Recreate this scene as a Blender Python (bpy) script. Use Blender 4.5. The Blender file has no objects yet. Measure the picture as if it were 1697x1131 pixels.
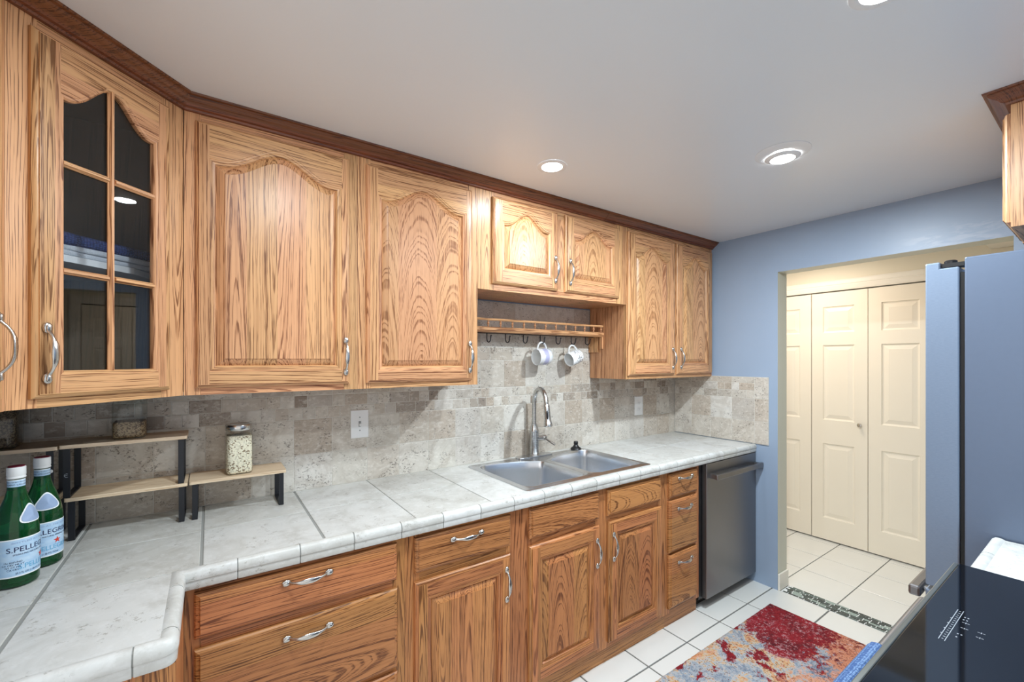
import bpy, math, random
from mathutils import Vector, Matrix
random.seed(7)
sc = bpy.context.scene
COL = sc.collection
PI = math.pi
R = math.radians

# ------------------------------------------------------------------ camera, world, exposure
CAM_Y, CAM_Z, YAW, FPX = -2.0404, 1.4737, 35.02, 716.11
cd = bpy.data.cameras.new('camera')
cam = bpy.data.objects.new('camera', cd)
COL.objects.link(cam)
cam.location = (0, CAM_Y, CAM_Z)
cam.rotation_euler = (R(90), 0, R(-YAW))
cd.sensor_width = 36.0
cd.lens = 36.0 * FPX / 1697
cd.shift_y = (597.1 - 565.5) / 1697
cd.clip_start = 0.02
sc.camera = cam

w = bpy.data.worlds.new('world')
sc.world = w
w.use_nodes = True
w.node_tree.nodes['Background'].inputs[0].default_value = (1.0, 0.98, 0.96, 1)
w.node_tree.nodes['Background'].inputs[1].default_value = 0.54

sc.view_settings.view_transform = 'Standard'
sc.view_settings.look = 'None'
sc.view_settings.gamma = 1
sc.view_settings.use_curve_mapping = False
sc.view_settings.exposure = 1.08
sc.cycles.use_denoising = True
sc.cycles.max_bounces = 10
sc.cycles.transparent_max_bounces = 12
sc.cycles.sample_clamp_indirect = 6.0
sc.cycles.caustics_reflective = False
sc.cycles.caustics_refractive = False

def spot(name, loc, watts, color=(1, .97, .93), size=150, blend=.5, radius=.045):
    l = bpy.data.lights.new(name, 'SPOT')
    l.energy = watts; l.color = color; l.spot_size = R(size); l.spot_blend = blend; l.shadow_soft_size = radius
    o = bpy.data.objects.new(name, l); COL.objects.link(o); o.location = loc
    return o
def area(name, loc, rot, sx, sy, watts, color):
    l = bpy.data.lights.new(name, 'AREA')
    l.shape = 'RECTANGLE'; l.size = sx; l.size_y = sy; l.energy = watts; l.color = color
    o = bpy.data.objects.new(name, l); COL.objects.link(o); o.location = loc; o.rotation_euler = rot
    return o
LAMPS = [(1.930, -1.224, .0165), (1.216, -.607, .0060), (1.242, -1.725, .0060), (.280, -1.130, .0060)]
CEIL = 2.313
COOL = (0.84, 0.94, 1.0)
def disc_lamp(loc, watts, color, size):
    l = bpy.data.lights.new('downlight_lamp', 'AREA')
    l.shape = 'DISK'; l.size = size; l.energy = watts; l.color = color
    o = bpy.data.objects.new('downlight_lamp', l); COL.objects.link(o); o.location = loc
for i, (x, y, dz) in enumerate(LAMPS):
    disc_lamp((x, y, CEIL - dz), (15, 2.6, 6.8, 6.0)[i], COOL, .085)
# added soft fill light, an unseen area lamp behind and left of the camera
area('left_fill', (-2.6, -2.6, 1.45), (R(90), 0, R(-52)), 2.4, 1.8, 8, (1.0, 0.97, 0.93))
# hall ceiling fixture (hidden behind the header)
area('hall_lamp', (3.55, -0.55, 2.28), (0, 0, 0), .35, .35, 5.6, (1.0, 0.86, 0.72))

# ------------------------------------------------------------------ materials
def lin(c):
    return tuple(((v / 255) / 12.92 if v / 255 <= .04045 else ((v / 255 + .055) / 1.055) ** 2.4) for v in c) + (1,)
class NT:
    def __init__(s, name):
        s.m = bpy.data.materials.new(name); s.m.use_nodes = True
        s.t = s.m.node_tree; s.b = s.t.nodes['Principled BSDF']; s.out = s.t.nodes['Material Output']
    def n(s, typ, **kw):
        nd = s.t.nodes.new(typ)
        for k, v in kw.items(): setattr(nd, k, v)
        return nd
    def l(s, a, b): s.t.links.new(a, b)
    def set(s, sock, v):
        if hasattr(v, 'is_linked'): s.l(v, sock)
        else: sock.default_value = v
    def math(s, op, a, b=0, c=0, clamp=False):
        nd = s.n('ShaderNodeMath', operation=op, use_clamp=clamp)
        for i, v in enumerate((a, b, c)): s.set(nd.inputs[i], v)
        return nd.outputs[0]
    def mix(s, f, a, b, blend='MIX'):
        nd = s.n('ShaderNodeMix', data_type='RGBA', blend_type=blend)
        s.set(nd.inputs[0], f); s.set(nd.inputs[6], a); s.set(nd.inputs[7], b)
        return nd.outputs[2]
    def noise(s, vec, scale, detail=3, rough=.5, dist=0):
        nd = s.n('ShaderNodeTexNoise')
        s.l(vec, nd.inputs['Vector'])
        nd.inputs['Scale'].default_value = scale; nd.inputs['Detail'].default_value = detail
        nd.inputs['Roughness'].default_value = rough; nd.inputs['Distortion'].default_value = dist
        return nd
    def ramp(s, f, stops, interp='LINEAR'):
        nd = s.n('ShaderNodeValToRGB'); cr = nd.color_ramp; cr.interpolation = interp
        while len(cr.elements) < len(stops): cr.elements.new(.5)
        for e, (p, c) in zip(cr.elements, stops):
            e.position = p; e.color = c if len(c) == 4 else tuple(c) + (1,)
        s.l(f, nd.inputs[0]); return nd.outputs[0]
    def step(s, f, a, b):   # smooth 0..1 between a and b
        nd = s.n('ShaderNodeMapRange', interpolation_type='SMOOTHSTEP')
        s.set(nd.inputs[0], f); nd.inputs[1].default_value = a; nd.inputs[2].default_value = b
        return nd.outputs[0]
    def obj(s): return s.n('ShaderNodeTexCoord').outputs['Object']
    def rnd(s): return s.n('ShaderNodeAttribute', attribute_name='rnd').outputs['Fac']
    def vmap(s, vec, scale=(1, 1, 1), loc=(0, 0, 0)):
        nd = s.n('ShaderNodeMapping'); s.l(vec, nd.inputs[0])
        nd.inputs['Scale'].default_value = scale; nd.inputs['Location'].default_value = loc
        return nd.outputs[0]
    def bump(s, h, strength=.3, dist=.002):
        nd = s.n('ShaderNodeBump'); nd.inputs['Strength'].default_value = strength; nd.inputs['Distance'].default_value = dist
        s.l(h, nd.inputs['Height']); s.l(nd.outputs[0], s.b.inputs['Normal'])
    def fin(s, color=None, rough=None, metal=None, **kw):
        if color is not None: s.set(s.b.inputs['Base Color'], color)
        if rough is not None: s.set(s.b.inputs['Roughness'], rough)
        if metal is not None: s.set(s.b.inputs['Metallic'], metal)
        for k, v in kw.items(): s.set(s.b.inputs[k], v)
        return s.m

def plain(name, c, rough=.5, metal=0, var=.04, scale=30, **kw):
    s = NT(name); base = lin(c)
    f = s.noise(s.obj(), scale, 3).outputs[0]
    dark = tuple(v * (1 - var) for v in base[:3]) + (1,); light = tuple(min(1, v * (1 + var)) for v in base[:3]) + (1,)
    return s.fin(s.mix(f, dark, light), rough, metal, **kw)

def wood(name, axis, light, mid, dark, rough=.35, ringw=.0072, board=.092, aoff=.11, slope=.034, boff=.0):
    s = NT(name)
    o = s.obj(); sep = s.n('ShaderNodeSeparateXYZ'); s.l(o, sep.inputs[0])
    X, Y, Z = sep.outputs
    a, b, g = {'z': (X, Y, Z), 'x': (Z, Y, X), 'y': (X, Z, Y)}[axis]
    bi = s.math('FLOOR', s.math('DIVIDE', s.math('ADD', a, .013), board))
    r = s.math('FRACT', s.math('ADD', s.rnd(), s.math('MULTIPLY', bi, .3719)))
    r0 = s.rnd()
    def hsh(k): return s.math('FRACT', s.math('MULTIPLY', s.math('ADD', r, .137 * k), 17.31 * k + 3.7))
    shift = s.math('MULTIPLY', r, 23.0)
    cb = s.n('ShaderNodeCombineXYZ')
    s.l(s.math('ADD', a, shift), cb.inputs[0]); s.l(b, cb.inputs[1]); s.l(s.math('ADD', g, shift), cb.inputs[2])
    v = cb.outputs[0]
    wl = s.noise(s.vmap(v, (4, 4, 1.3)), 1.0, 2).outputs[0]
    wm = s.noise(s.vmap(v, (40, 40, 2.5)), 1.0, 2).outputs[0]
    A = s.math('MULTIPLY', s.math('SUBTRACT', s.math('FRACT', s.math('DIVIDE', s.math('ADD', a, .013), board)), .5), board)
    A = s.math('ADD', A, s.math('MULTIPLY', s.math('SUBTRACT', hsh(1), .5), aoff))
    A = s.math('ADD', A, s.math('MULTIPLY', s.math('SUBTRACT', wl, .5), .05))
    B = s.math('ADD', s.math('MULTIPLY', s.math('SUBTRACT', hsh(2), .45), .07), s.math('MULTIPLY', s.math('ADD', g, s.math('MULTIPLY', s.math('SUBTRACT', hsh(3), .5), 1.0 if boff == 0 else .1)), slope))
    B = s.math('ADD', B, s.math('ADD', b, boff))
    rr = s.math('SQRT', s.math('ADD', s.math('MULTIPLY', A, A), s.math('MULTIPLY', B, B)))
    rr = s.math('ADD', rr, s.math('MULTIPLY', s.math('SUBTRACT', wm, .5), .005))
    nz = s.n('ShaderNodeTexNoise', noise_dimensions='1D'); nz.inputs['Scale'].default_value = 1.0; nz.inputs['Detail'].default_value = 2
    s.l(s.math('ADD', s.math('MULTIPLY', rr, 62.0), shift), nz.inputs['W'])
    rr = s.math('ADD', rr, s.math('MULTIPLY', nz.outputs[0], .026))
    ph = s.math('FRACT', s.math('DIVIDE', rr, ringw))
    ring = s.math('MULTIPLY', s.step(ph, .45, .84), s.math('SUBTRACT', 1.0, s.step(ph, .88, 1.0)))
    # pores: fine dark dashes along the grain, thickest in the dark bands
    fine = s.noise(s.vmap(v, (300, 300, 9)), 1.0, 2, .6).outputs[0]
    fine2 = s.noise(s.vmap(v, (130, 130, 3)), 1.0, 2, .6).outputs[0]
    ring = s.math('MULTIPLY', ring, s.math('ADD', .45, s.math('MULTIPLY', s.step(fine, .38, .60), .85)))
    pore = s.step(s.math('ADD', fine, s.math('MULTIPLY', ring, .20)), .60, .70)
    streak = s.step(fine2, .42, .68)
    c = s.mix(s.math('MULTIPLY', s.math('MULTIPLY', ring, s.math('ADD', .35, wm)), .88), light, mid)
    c = s.mix(s.math('MULTIPLY', streak, .22), c, mid)
    c = s.mix(s.math('MULTIPLY', pore, .50), c, dark)
    hv = s.n('ShaderNodeHueSaturation')
    s.l(c, hv.inputs['Color'])
    s.l(s.math('ADD', .88, s.math('MULTIPLY', hsh(4), .24)), hv.inputs['Value'])
    s.l(s.math('ADD', .493, s.math('MULTIPLY', hsh(5), .014)), hv.inputs['Hue'])
    s.bump(s.math('SUBTRACT', 1, pore), .12, .0006)
    return s.fin(hv.outputs[0], rough, **{'Specular IOR Level': .40})

OL, OM, OD = lin((214, 163, 117)), lin((150, 96, 58)), lin((84, 46, 24))
OAK_V = wood('oak_vertical', 'z', OL, OM, OD)
OAK_H = wood('oak_horizontal', 'x', OL, OM, OD)
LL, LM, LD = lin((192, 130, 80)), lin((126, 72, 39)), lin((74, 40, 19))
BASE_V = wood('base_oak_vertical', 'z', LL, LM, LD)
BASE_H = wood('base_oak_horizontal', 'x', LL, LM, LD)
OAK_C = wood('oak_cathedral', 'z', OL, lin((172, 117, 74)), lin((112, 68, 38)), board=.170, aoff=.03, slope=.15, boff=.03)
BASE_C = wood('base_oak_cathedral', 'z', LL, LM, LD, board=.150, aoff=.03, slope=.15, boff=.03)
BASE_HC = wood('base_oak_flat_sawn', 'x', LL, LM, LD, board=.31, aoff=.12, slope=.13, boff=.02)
CROWN = wood('stained_crown_oak', 'x', lin((126, 74, 46)), lin((96, 52, 32)), lin((56, 28, 16)), .32)
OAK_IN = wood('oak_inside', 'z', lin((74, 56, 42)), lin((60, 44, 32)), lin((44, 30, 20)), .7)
PALE = wood('pale_pine', 'x', lin((232, 210, 180)), lin((218, 190, 156)), lin((192, 158, 122)), .5)

def travertine(name, cols, pits=.545, pitcol=(96, 88, 80), rough=.42, vein=.5, scale=1.0, veincol=(166, 154, 140), light=(232, 228, 220)):
    s = NT(name); o = s.obj(); r = s.rnd()
    va = s.n('ShaderNodeVectorMath', operation='ADD'); s.l(o, va.inputs[0])
    cb = s.n('ShaderNodeCombineXYZ')
    for i, k in enumerate((31.7, 17.3, 47.1)): s.l(s.math('MULTIPLY', r, k), cb.inputs[i])
    s.l(cb.outputs[0], va.inputs[1]); v = va.outputs[0]
    n1 = s.noise(v, 9 * scale, 6, .65, .8).outputs[0]
    n2 = s.noise(s.vmap(v, (1, 1, 1.6)), 38 * scale, 6, .7).outputs[0]
    tone = s.ramp(r, [(i / (len(cols) - 1), lin(c)) for i, c in enumerate(cols)])
    c = s.mix(s.math('MULTIPLY', s.step(n1, .42, .68), vein), tone, lin(veincol))
    c = s.mix(s.math('MULTIPLY', s.step(n2, .48, .66), .42), c, lin(light))
    pn = s.noise(s.vmap(v, (1, 1, 1.5)), 95 * scale, 5, .75).outputs[0]
    msk = s.step(s.noise(v, 15 * scale, 3, .6).outputs[0], .46, .60)
    pit = s.math('MULTIPLY', s.step(pn, pits, pits + .05), msk)
    c = s.mix(s.math('MULTIPLY', pit, .8), c, lin(pitcol))
    s.bump(s.math('ADD', s.math('MULTIPLY', pit, -1.0), s.math('MULTIPLY', n2, .25)), .4, .0015)
    return s.fin(c, rough)
TRAV = travertine('travertine_tile', [(207, 203, 193), (184, 170, 154), (214, 210, 201), (192, 182, 168), (218, 215, 208), (148, 134, 120), (205, 200, 190), (134, 118, 104), (168, 158, 146)])
STONE = travertine('counter_stone', [(208, 209, 206), (198, 198, 193), (212, 213, 211)], .56, (164, 161, 154), .38, .6, .8, (172, 170, 163), (222, 223, 222))
GROUT = plain('grout', (206, 203, 195), .8, scale=60)
CGROUT = plain('counter_grout', (148, 150, 147), .8, scale=60)
FGROUT = plain('floor_grout', (112, 112, 110), .85, scale=60)
FTILE = plain('floor_tile', (226, 226, 222), .22, var=.03, scale=6)
BLUE = None
def blue_wall():
    s = NT('blue_paint'); o = s.obj()
    sep = s.n('ShaderNodeSeparateXYZ'); s.l(o, sep.inputs[0])
    X, Y, Z = sep.outputs
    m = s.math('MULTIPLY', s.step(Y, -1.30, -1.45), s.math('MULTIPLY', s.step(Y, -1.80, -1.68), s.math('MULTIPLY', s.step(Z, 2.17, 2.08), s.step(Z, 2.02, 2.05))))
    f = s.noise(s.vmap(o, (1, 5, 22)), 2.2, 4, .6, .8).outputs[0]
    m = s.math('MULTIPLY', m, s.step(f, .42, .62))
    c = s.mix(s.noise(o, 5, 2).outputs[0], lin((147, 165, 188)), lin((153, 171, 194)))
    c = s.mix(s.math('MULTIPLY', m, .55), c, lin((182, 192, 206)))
    return s.fin(c, .38)
BLUE = blue_wall()
CREAM = plain('hall_paint', (226, 218, 198), .5, var=.02, scale=4)
JAMB = plain('jamb_paint', (205, 206, 192), .45, var=.02, scale=4)
WHITE_TRIM = plain('white_trim_paint', (236, 231, 220), .35, var=.02, scale=5)
DOORP = plain('door_paint', (234, 226, 210), .35, var=.02, scale=5)
CEILM = plain('ceiling_paint', (222, 227, 232), .32, var=.015, scale=2)
NICKEL = plain('brushed_nickel', (200, 198, 194), .22, 1.0, scale=200)
def steel(name, c, rough, axis=(1, 60, 1)):
    s = NT(name)
    n = s.noise(s.vmap(s.obj(), axis), 12, 4, .6).outputs[0]
    base = lin(c)
    col = s.mix(n, tuple(v * .9 for v in base[:3]) + (1,), base)
    return s.fin(col, s.math('ADD', rough, s.math('MULTIPLY', n, .12)), 1.0)
STEEL = plain('sink_steel', (214, 217, 221), .27, 1.0, var=.02, scale=8)
CHROME = steel('faucet_steel', (190, 190, 188), .20, (2, 2, 60))
DWSTEEL = steel('dishwasher_steel', (142, 141, 143), .34, (2, 2, 90))
FRIDGE = plain('fridge_slate', (106, 120, 142), .34, .35, var=.03, scale=60)
FEDGE = None
def fedge():
    s = NT('fridge_door_edge'); o = s.obj()
    n = s.noise(s.vmap(o, (1, 14, 90)), 6, 4, .7).outputs[0]
    s.bump(n, .15, .001)
    return s.fin(s.mix(n, lin((116, 132, 154)), lin((138, 154, 176))), .38, .35)
FEDGE = fedge()
BLACK = plain('black_plastic', (16, 17, 20), .35)
BLKMETAL = plain('black_powder_coat', (20, 23, 30), .45)
GLASSTOP = plain('black_glass', (10, 13, 20), .05, var=.02)
RIM = plain('cooktop_rim', (120, 124, 122), .3, .8)
MARK = plain('printed_mark', (150, 156, 164), .5)
WHITEP = plain('white_plastic', (236, 238, 238), .35, var=.02)
GREYP = plain('grey_slot', (160, 164, 164), .5)
MUGW = plain('white_ceramic', (226, 228, 228), .12, var=.01)
CAP = plain('white_cap', (230, 232, 232), .4)
CAPR = plain('crimson_cap_top', (110, 20, 44), .4)
def emis(name, c, st):
    s = NT(name); s.b.inputs['Emission Color'].default_value = c; s.b.inputs['Emission Strength'].default_value = st
    return s.fin(c, .4)
LEDM = emis('led_lens', (1, .99, .97, 1), 9)
LAMPW = plain('lamp_trim_white', (226, 228, 230), .35, var=.01)

def pane_glass(name, tint=(1, 1, 1, 1), rough=.0, ior=1.5):
    s = NT(name); t = s.t
    tr = s.n('ShaderNodeBsdfTransparent'); tr.inputs[0].default_value = tint
    gl = s.n('ShaderNodeBsdfGlossy'); gl.inputs['Roughness'].default_value = rough
    lw = s.n('ShaderNodeLayerWeight'); lw.inputs[0].default_value = .5
    fr = s.math('ADD', ((ior - 1) / (ior + 1)) ** 2, s.math('MULTIPLY', s.math('POWER', lw.outputs['Facing'], 5), .85))
    mx = s.n('ShaderNodeMixShader')
    s.l(fr, mx.inputs[0]); s.l(tr.outputs[0], mx.inputs[1]); s.l(gl.outputs[0], mx.inputs[2])
    s.l(mx.outputs[0], s.out.inputs[0])
    return s.m
PANE = pane_glass('cabinet_glass', (.92, .93, .94, 1), .01, 1.55)
JARGLASS = pane_glass('jar_glass', (.93, .95, .94, 1), .03, 1.45)
def green_glass():
    s = NT('green_bottle_glass')
    n = s.noise(s.obj(), 20, 2).outputs[0]
    c = s.mix(n, (.010, .20, .05, 1), (.018, .27, .07, 1))
    return s.fin(c, .03, 0, **{'Transmission Weight': .82, 'IOR': 1.42})
GREEN = green_glass()
def label_mat():
    s = NT('pale_blue_label'); o = s.obj()
    n = s.noise(s.vmap(o, (1, 1, 2)), 40, 3).outputs[0]
    return s.fin(s.mix(s.step(n, .4, .65), lin((170, 203, 232)), lin((188, 214, 236))), .45)
LABEL = label_mat()
LBLW = plain('label_white', (235, 240, 244), .45)
NAVYP = plain('navy_print', (28, 40, 84), .5)
REDP = plain('red_print', (205, 60, 50), .5)
TEALP = plain('light_blue_print', (104, 176, 214), .5)
GREYB = plain('blue_grey_print', (150, 172, 205), .5)
def grains(name, c1, c2, sc_=260, thr=.55):
    s = NT(name); o = s.obj()
    vo = s.n('ShaderNodeTexVoronoi'); vo.inputs['Scale'].default_value = sc_; s.l(o, vo.inputs['Vector'])
    sp = s.n('ShaderNodeSeparateColor'); s.l(vo.outputs['Color'], sp.inputs[0])
    c = s.mix(s.step(sp.outputs[0], thr, thr + .05), lin(c1), lin(c2))
    c = s.mix(s.math('MULTIPLY', s.step(vo.outputs['Distance'], .45, .9), .35), c, lin((90, 72, 50)))
    s.bump(s.math('SUBTRACT', 1, vo.outputs['Distance']), .6, .002)
    return s.fin(c, .7)
OATS = grains('oat_flakes', (246, 236, 212), (150, 128, 100), 200, .84)
SEEDS = grains('brown_grain', (178, 152, 118), (110, 86, 62), 300, .6)
DARKSEEDS = grains('dark_grain', (120, 104, 84), (62, 50, 40), 320, .5)
def knit(name, c1, c2, sc_, dist=.003, axis=(1, 1, 1)):
    s = NT(name); o = s.vmap(s.obj(), axis)
    vo = s.n('ShaderNodeTexVoronoi'); vo.inputs['Scale'].default_value = sc_; s.l(o, vo.inputs['Vector'])
    vo.inputs['Randomness'].default_value = .35
    c = s.mix(s.step(vo.outputs['Distance'], .15, .65), lin(c1), lin(c2))
    s.bump(s.math('SUBTRACT', 1, vo.outputs['Distance']), .9, dist)
    return s.fin(c, .9)
NAVYK = knit('navy_knit', (58, 82, 142), (24, 36, 78), 130, .004, (1, 1, 1.5))
TERRY = knit('blue_waffle_cloth', (122, 152, 192), (54, 84, 134), 190, .003)
TOWELW = knit('white_cotton', (225, 230, 236), (200, 206, 214), 300, .0015)

def rug_mat():
    s = NT('rug_pile'); o = s.obj()
    sep = s.n('ShaderNodeSeparateXYZ'); s.l(o, sep.inputs[0]); X, Y, Z = sep.outputs
    big = s.noise(o, 3.6, 9, .72, .25).outputs[0]
    mid = s.noise(s.vmap(o, (1, 1, 1), (3, 7, 1)), 7.5, 9, .72, .3).outputs[0]
    blob = s.noise(s.vmap(o, (1, 1, 1), (5.3, 1.1, 2)), 6.5, 7, .65, .3).outputs[0]
    spk = s.noise(o, 120, 3, .75).outputs[0]
    sp2 = s.noise(s.vmap(o, (1, 1, 1), (9, 2, 5)), 58, 4, .8).outputs[0]
    k = lambda n, a: s.math('MULTIPLY', s.math('SUBTRACT', n, .5), a)
    # pattern drifts from red at the far end to pale blue grey, cream and peach
    f = s.math('ADD', s.math('ADD', s.math('MULTIPLY', s.math('SUBTRACT', X, 2.36), .80), big), s.math('ADD', k(spk, .10), k(sp2, .16)))
    pale = s.ramp(s.math('ADD', mid, s.math('ADD', k(sp2, .45), k(spk, .3))), [(.34, lin((104, 120, 142))), (.44, lin((150, 162, 174))), (.52, lin((182, 184, 188))), (.565, lin((206, 178, 134))), (.64, lin((204, 138, 92)))])
    red = s.ramp(s.math('ADD', mid, s.math('ADD', k(spk, .45), k(sp2, .35))), [(.30, lin((58, 8, 20))), (.43, lin((116, 8, 24))), (.54, lin((146, 12, 28))), (.60, lin((150, 30, 44))), (.68, lin((188, 130, 138)))])
    c = s.mix(s.step(f, .50, .545), pale, red)
    m2 = s.step(s.math('ADD', blob, k(sp2, .12)), .562, .578)
    c = s.mix(m2, c, lin((138, 6, 22)))
    y = s.math('ADD', s.math('MULTIPLY', s.math('SUBTRACT', -1.12, Y), 1.6), s.math('SUBTRACT', mid, .5))
    m5 = s.math('MULTIPLY', s.step(s.math('ADD', y, k(sp2, .9)), .05, .16), s.step(X, 2.0, 2.2))
    c = s.mix(s.math('MULTIPLY', m5, .85), c, lin((206, 142, 110)))
    m3 = s.step(s.math('ADD', sp2, k(big, .35)), .575, .62)
    c = s.mix(s.math('MULTIPLY', m3, .45), c, lin((206, 190, 196)))
    m4 = s.step(s.math('ADD', spk, k(blob, .3)), .555, .62)
    c = s.mix(s.math('MULTIPLY', m4, .8), c, lin((70, 12, 30)))
    s.bump(s.math('ADD', spk, sp2), .9, .004)
    return s.fin(c, .95)
RUG = rug_mat()
RUGEDGE = plain('rug_edge', (120, 22, 36), .9)
def mosaic_mat():
    s = NT('mosaic_glass'); r = s.rnd()
    return s.fin(s.ramp(r, [(0, lin((36, 52, 50))), (.30, lin((88, 106, 100))), (.55, lin((54, 72, 68))), (.72, lin((150, 166, 158))), (.9, lin((30, 42, 42)))], 'CONSTANT'), .15)
MOSAIC = mosaic_mat()
def mug_lilac():
    s = NT('lilac_glaze_mug'); o = s.obj()
    sep = s.n('ShaderNodeSeparateXYZ'); s.l(o, sep.inputs[0])
    n = s.noise(s.vmap(o, (1, 1, .4)), 70, 3).outputs[0]
    band = s.math('MULTIPLY', s.step(sep.outputs[2], .026, .032), s.math('SUBTRACT', 1, s.step(s.math('ADD', sep.outputs[2], s.math('MULTIPLY', n, .03)), .070, .078)))
    c = s.mix(band, lin((226, 226, 228)), lin((180, 180, 212)))
    low = s.math('MULTIPLY', s.math('SUBTRACT', 1, s.step(sep.outputs[2], .022, .028)), s.step(n, .5, .6))
    return s.fin(s.mix(s.math('MULTIPLY', low, .5), c, lin((196, 206, 228))), .14)
MUGL = mug_lilac()
def mug_dots():
    s = NT('dotted_mug'); o = s.obj()
    sep = s.n('ShaderNodeSeparateXYZ'); s.l(o, sep.inputs[0])
    n = s.noise(o, 150, 3, .6).outputs[0]
    zone = s.math('MULTIPLY', s.step(sep.outputs[2], .012, .016), s.math('SUBTRACT', 1, s.step(sep.outputs[2], .058, .062)))
    row = s.step(s.math('FRACT', s.math('MULTIPLY', sep.outputs[2], 95)), .30, .40)
    ink = s.math('MULTIPLY', s.math('MULTIPLY', s.step(n, .52, .55), row), zone)
    return s.fin(s.mix(ink, lin((236, 238, 240)), lin((40, 46, 54))), .14)
MUGD = mug_dots()

# ------------------------------------------------------------------ mesh helpers
class MB:
    def __init__(s): s.v = []; s.f = []; s.m = []; s.r = []; s.rv = random.random(); s.mi = 0
    def new(s, m=None):
        s.rv = random.random()
        if m is not None: s.mi = m
        return s
    def add(s, pts): i = len(s.v); s.v += [tuple(p) for p in pts]; return i
    def face(s, idx, m=None): s.f.append(tuple(idx)); s.m.append(s.mi if m is None else m); s.r.append(s.rv)
    def poly(s, pts, m=None): i = s.add(pts); s.face(range(i, i + len(pts)), m)
    def box(s, x0, x1, y0, y1, z0, z1, m=None):
        i = s.add([(x0, y0, z0), (x1, y0, z0), (x1, y1, z0), (x0, y1, z0), (x0, y0, z1), (x1, y0, z1), (x1, y1, z1), (x0, y1, z1)])
        for q in ((0, 3, 2, 1), (4, 5, 6, 7), (0, 1, 5, 4), (1, 2, 6, 5), (2, 3, 7, 6), (3, 0, 4, 7)): s.face([i + k for k in q], m)
        return s
    def loft(s, loops, closed=True, cap0=False, cap1=False, m=None, ms=None):
        n = len(loops[0]); st = [s.add(l) for l in loops]
        for k in range(len(loops) - 1):
            for j in range(n if closed else n - 1):
                jj = (j + 1) % n
                s.face((st[k] + j, st[k] + jj, st[k + 1] + jj, st[k + 1] + j), ms[k] if ms else m)
        if cap0: s.face([st[0] + j for j in reversed(range(n))], m)
        if cap1: s.face([st[-1] + j for j in range(n)], m)
        return s
    def lathe(s, prof, n=28, c=(0, 0, 0), cap0=True, cap1=True, m=None, ms=None):
        loops = [[(c[0] + r * math.cos(2 * PI * j / n), c[1] + r * math.sin(2 * PI * j / n), c[2] + z) for j in range(n)] for r, z in prof]
        return s.loft(loops, True, cap0, cap1, m, ms)
    def tube(s, pts, rad, n=10, caps=True, m=None, flat=None):
        P = [Vector(p) for p in pts]; loops = []
        up = None
        for i, p in enumerate(P):
            t = (P[min(i + 1, len(P) - 1)] - P[max(i - 1, 0)]).normalized()
            if up is None:
                up = Vector((0, 0, 1)) if abs(t.z) < .9 else Vector((0, 1, 0))
            a = t.cross(up)
            if a.length < 1e-6: a = t.orthogonal()
            a.normalize(); b = a.cross(t).normalized(); up = b
            r = rad[i] if isinstance(rad, (list, tuple)) else rad
            ra, rb = (r if isinstance(r, tuple) else (r, r))
            loops.append([p + a * ra * math.cos(2 * PI * j / n) + b * rb * math.sin(2 * PI * j / n) for j in range(n)])
        return s.loft(loops, True, caps, caps, m)
    def ell(s, c, r, n=14, k=8, m=None):
        loops = []
        for i in range(1, k):
            th = PI * i / k
            loops.append([(c[0] + r[0] * math.sin(th) * math.cos(2 * PI * j / n), c[1] + r[1] * math.sin(th) * math.sin(2 * PI * j / n), c[2] - r[2] * math.cos(th)) for j in range(n)])
        return s.loft(loops, True, True, True, m)
    def mesh(s, name, mats, smooth=None, front=False):
        me = bpy.data.meshes.new(name)
        me.from_pydata(s.v, [], s.f)
        for mt in (mats if isinstance(mats, (list, tuple)) else [mats]): me.materials.append(mt)
        me.polygons.foreach_set('material_index', s.m)
        a = me.attributes.new('rnd', 'FLOAT', 'FACE'); a.data.foreach_set('value', s.r)
        import bmesh
        bm = bmesh.new(); bm.from_mesh(me); bmesh.ops.recalc_face_normals(bm, faces=bm.faces)
        if smooth:
            bmesh.ops.remove_doubles(bm, verts=bm.verts, dist=1e-6)
        if front:
            for f in bm.faces:
                f.normal_update()
                if f.normal.y > .002: f.normal_flip()
        bm.to_mesh(me); bm.free()
        if smooth:
            me.polygons.foreach_set('use_smooth', [True] * len(me.polygons))
            me.set_sharp_from_angle(angle=R(smooth))
        me.update()
        return me
    def build(s, name, mats, parent=None, loc=None, rot=None, smooth=None, bevel=None, label=None, kind=None, front=False):
        o = bpy.data.objects.new(name, s.mesh(name, mats, smooth, front)); COL.objects.link(o)
        if parent: o.parent = parent
        if loc: o.location = loc
        if rot: o.rotation_euler = rot
        if bevel:
            b = o.modifiers.new('bevel', 'BEVEL'); b.width = bevel; b.segments = 2; b.limit_method = 'ANGLE'; b.angle_limit = R(50)
        if label: o['label'] = label
        if kind: o['kind'] = kind
        return o
def thing(name, label, cat, loc=(0, 0, 0), rotz=0, group=None):
    o = bpy.data.objects.new(name, None); COL.objects.link(o); o.empty_display_size = .05
    o.location = loc; o.rotation_euler = (0, 0, rotz)
    o['label'] = label; o['category'] = cat
    if group: o['group'] = group
    return o
def tag(o, label, cat, group=None):
    o['label'] = label; o['category'] = cat
    if group: o['group'] = group
    return o
def copy_part(src, parent, loc=None, rot=None):
    c = src.copy(); COL.objects.link(c); c.parent = parent
    if loc is not None: c.location = loc
    if rot is not None: c.rotation_euler = rot
    return c
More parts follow.
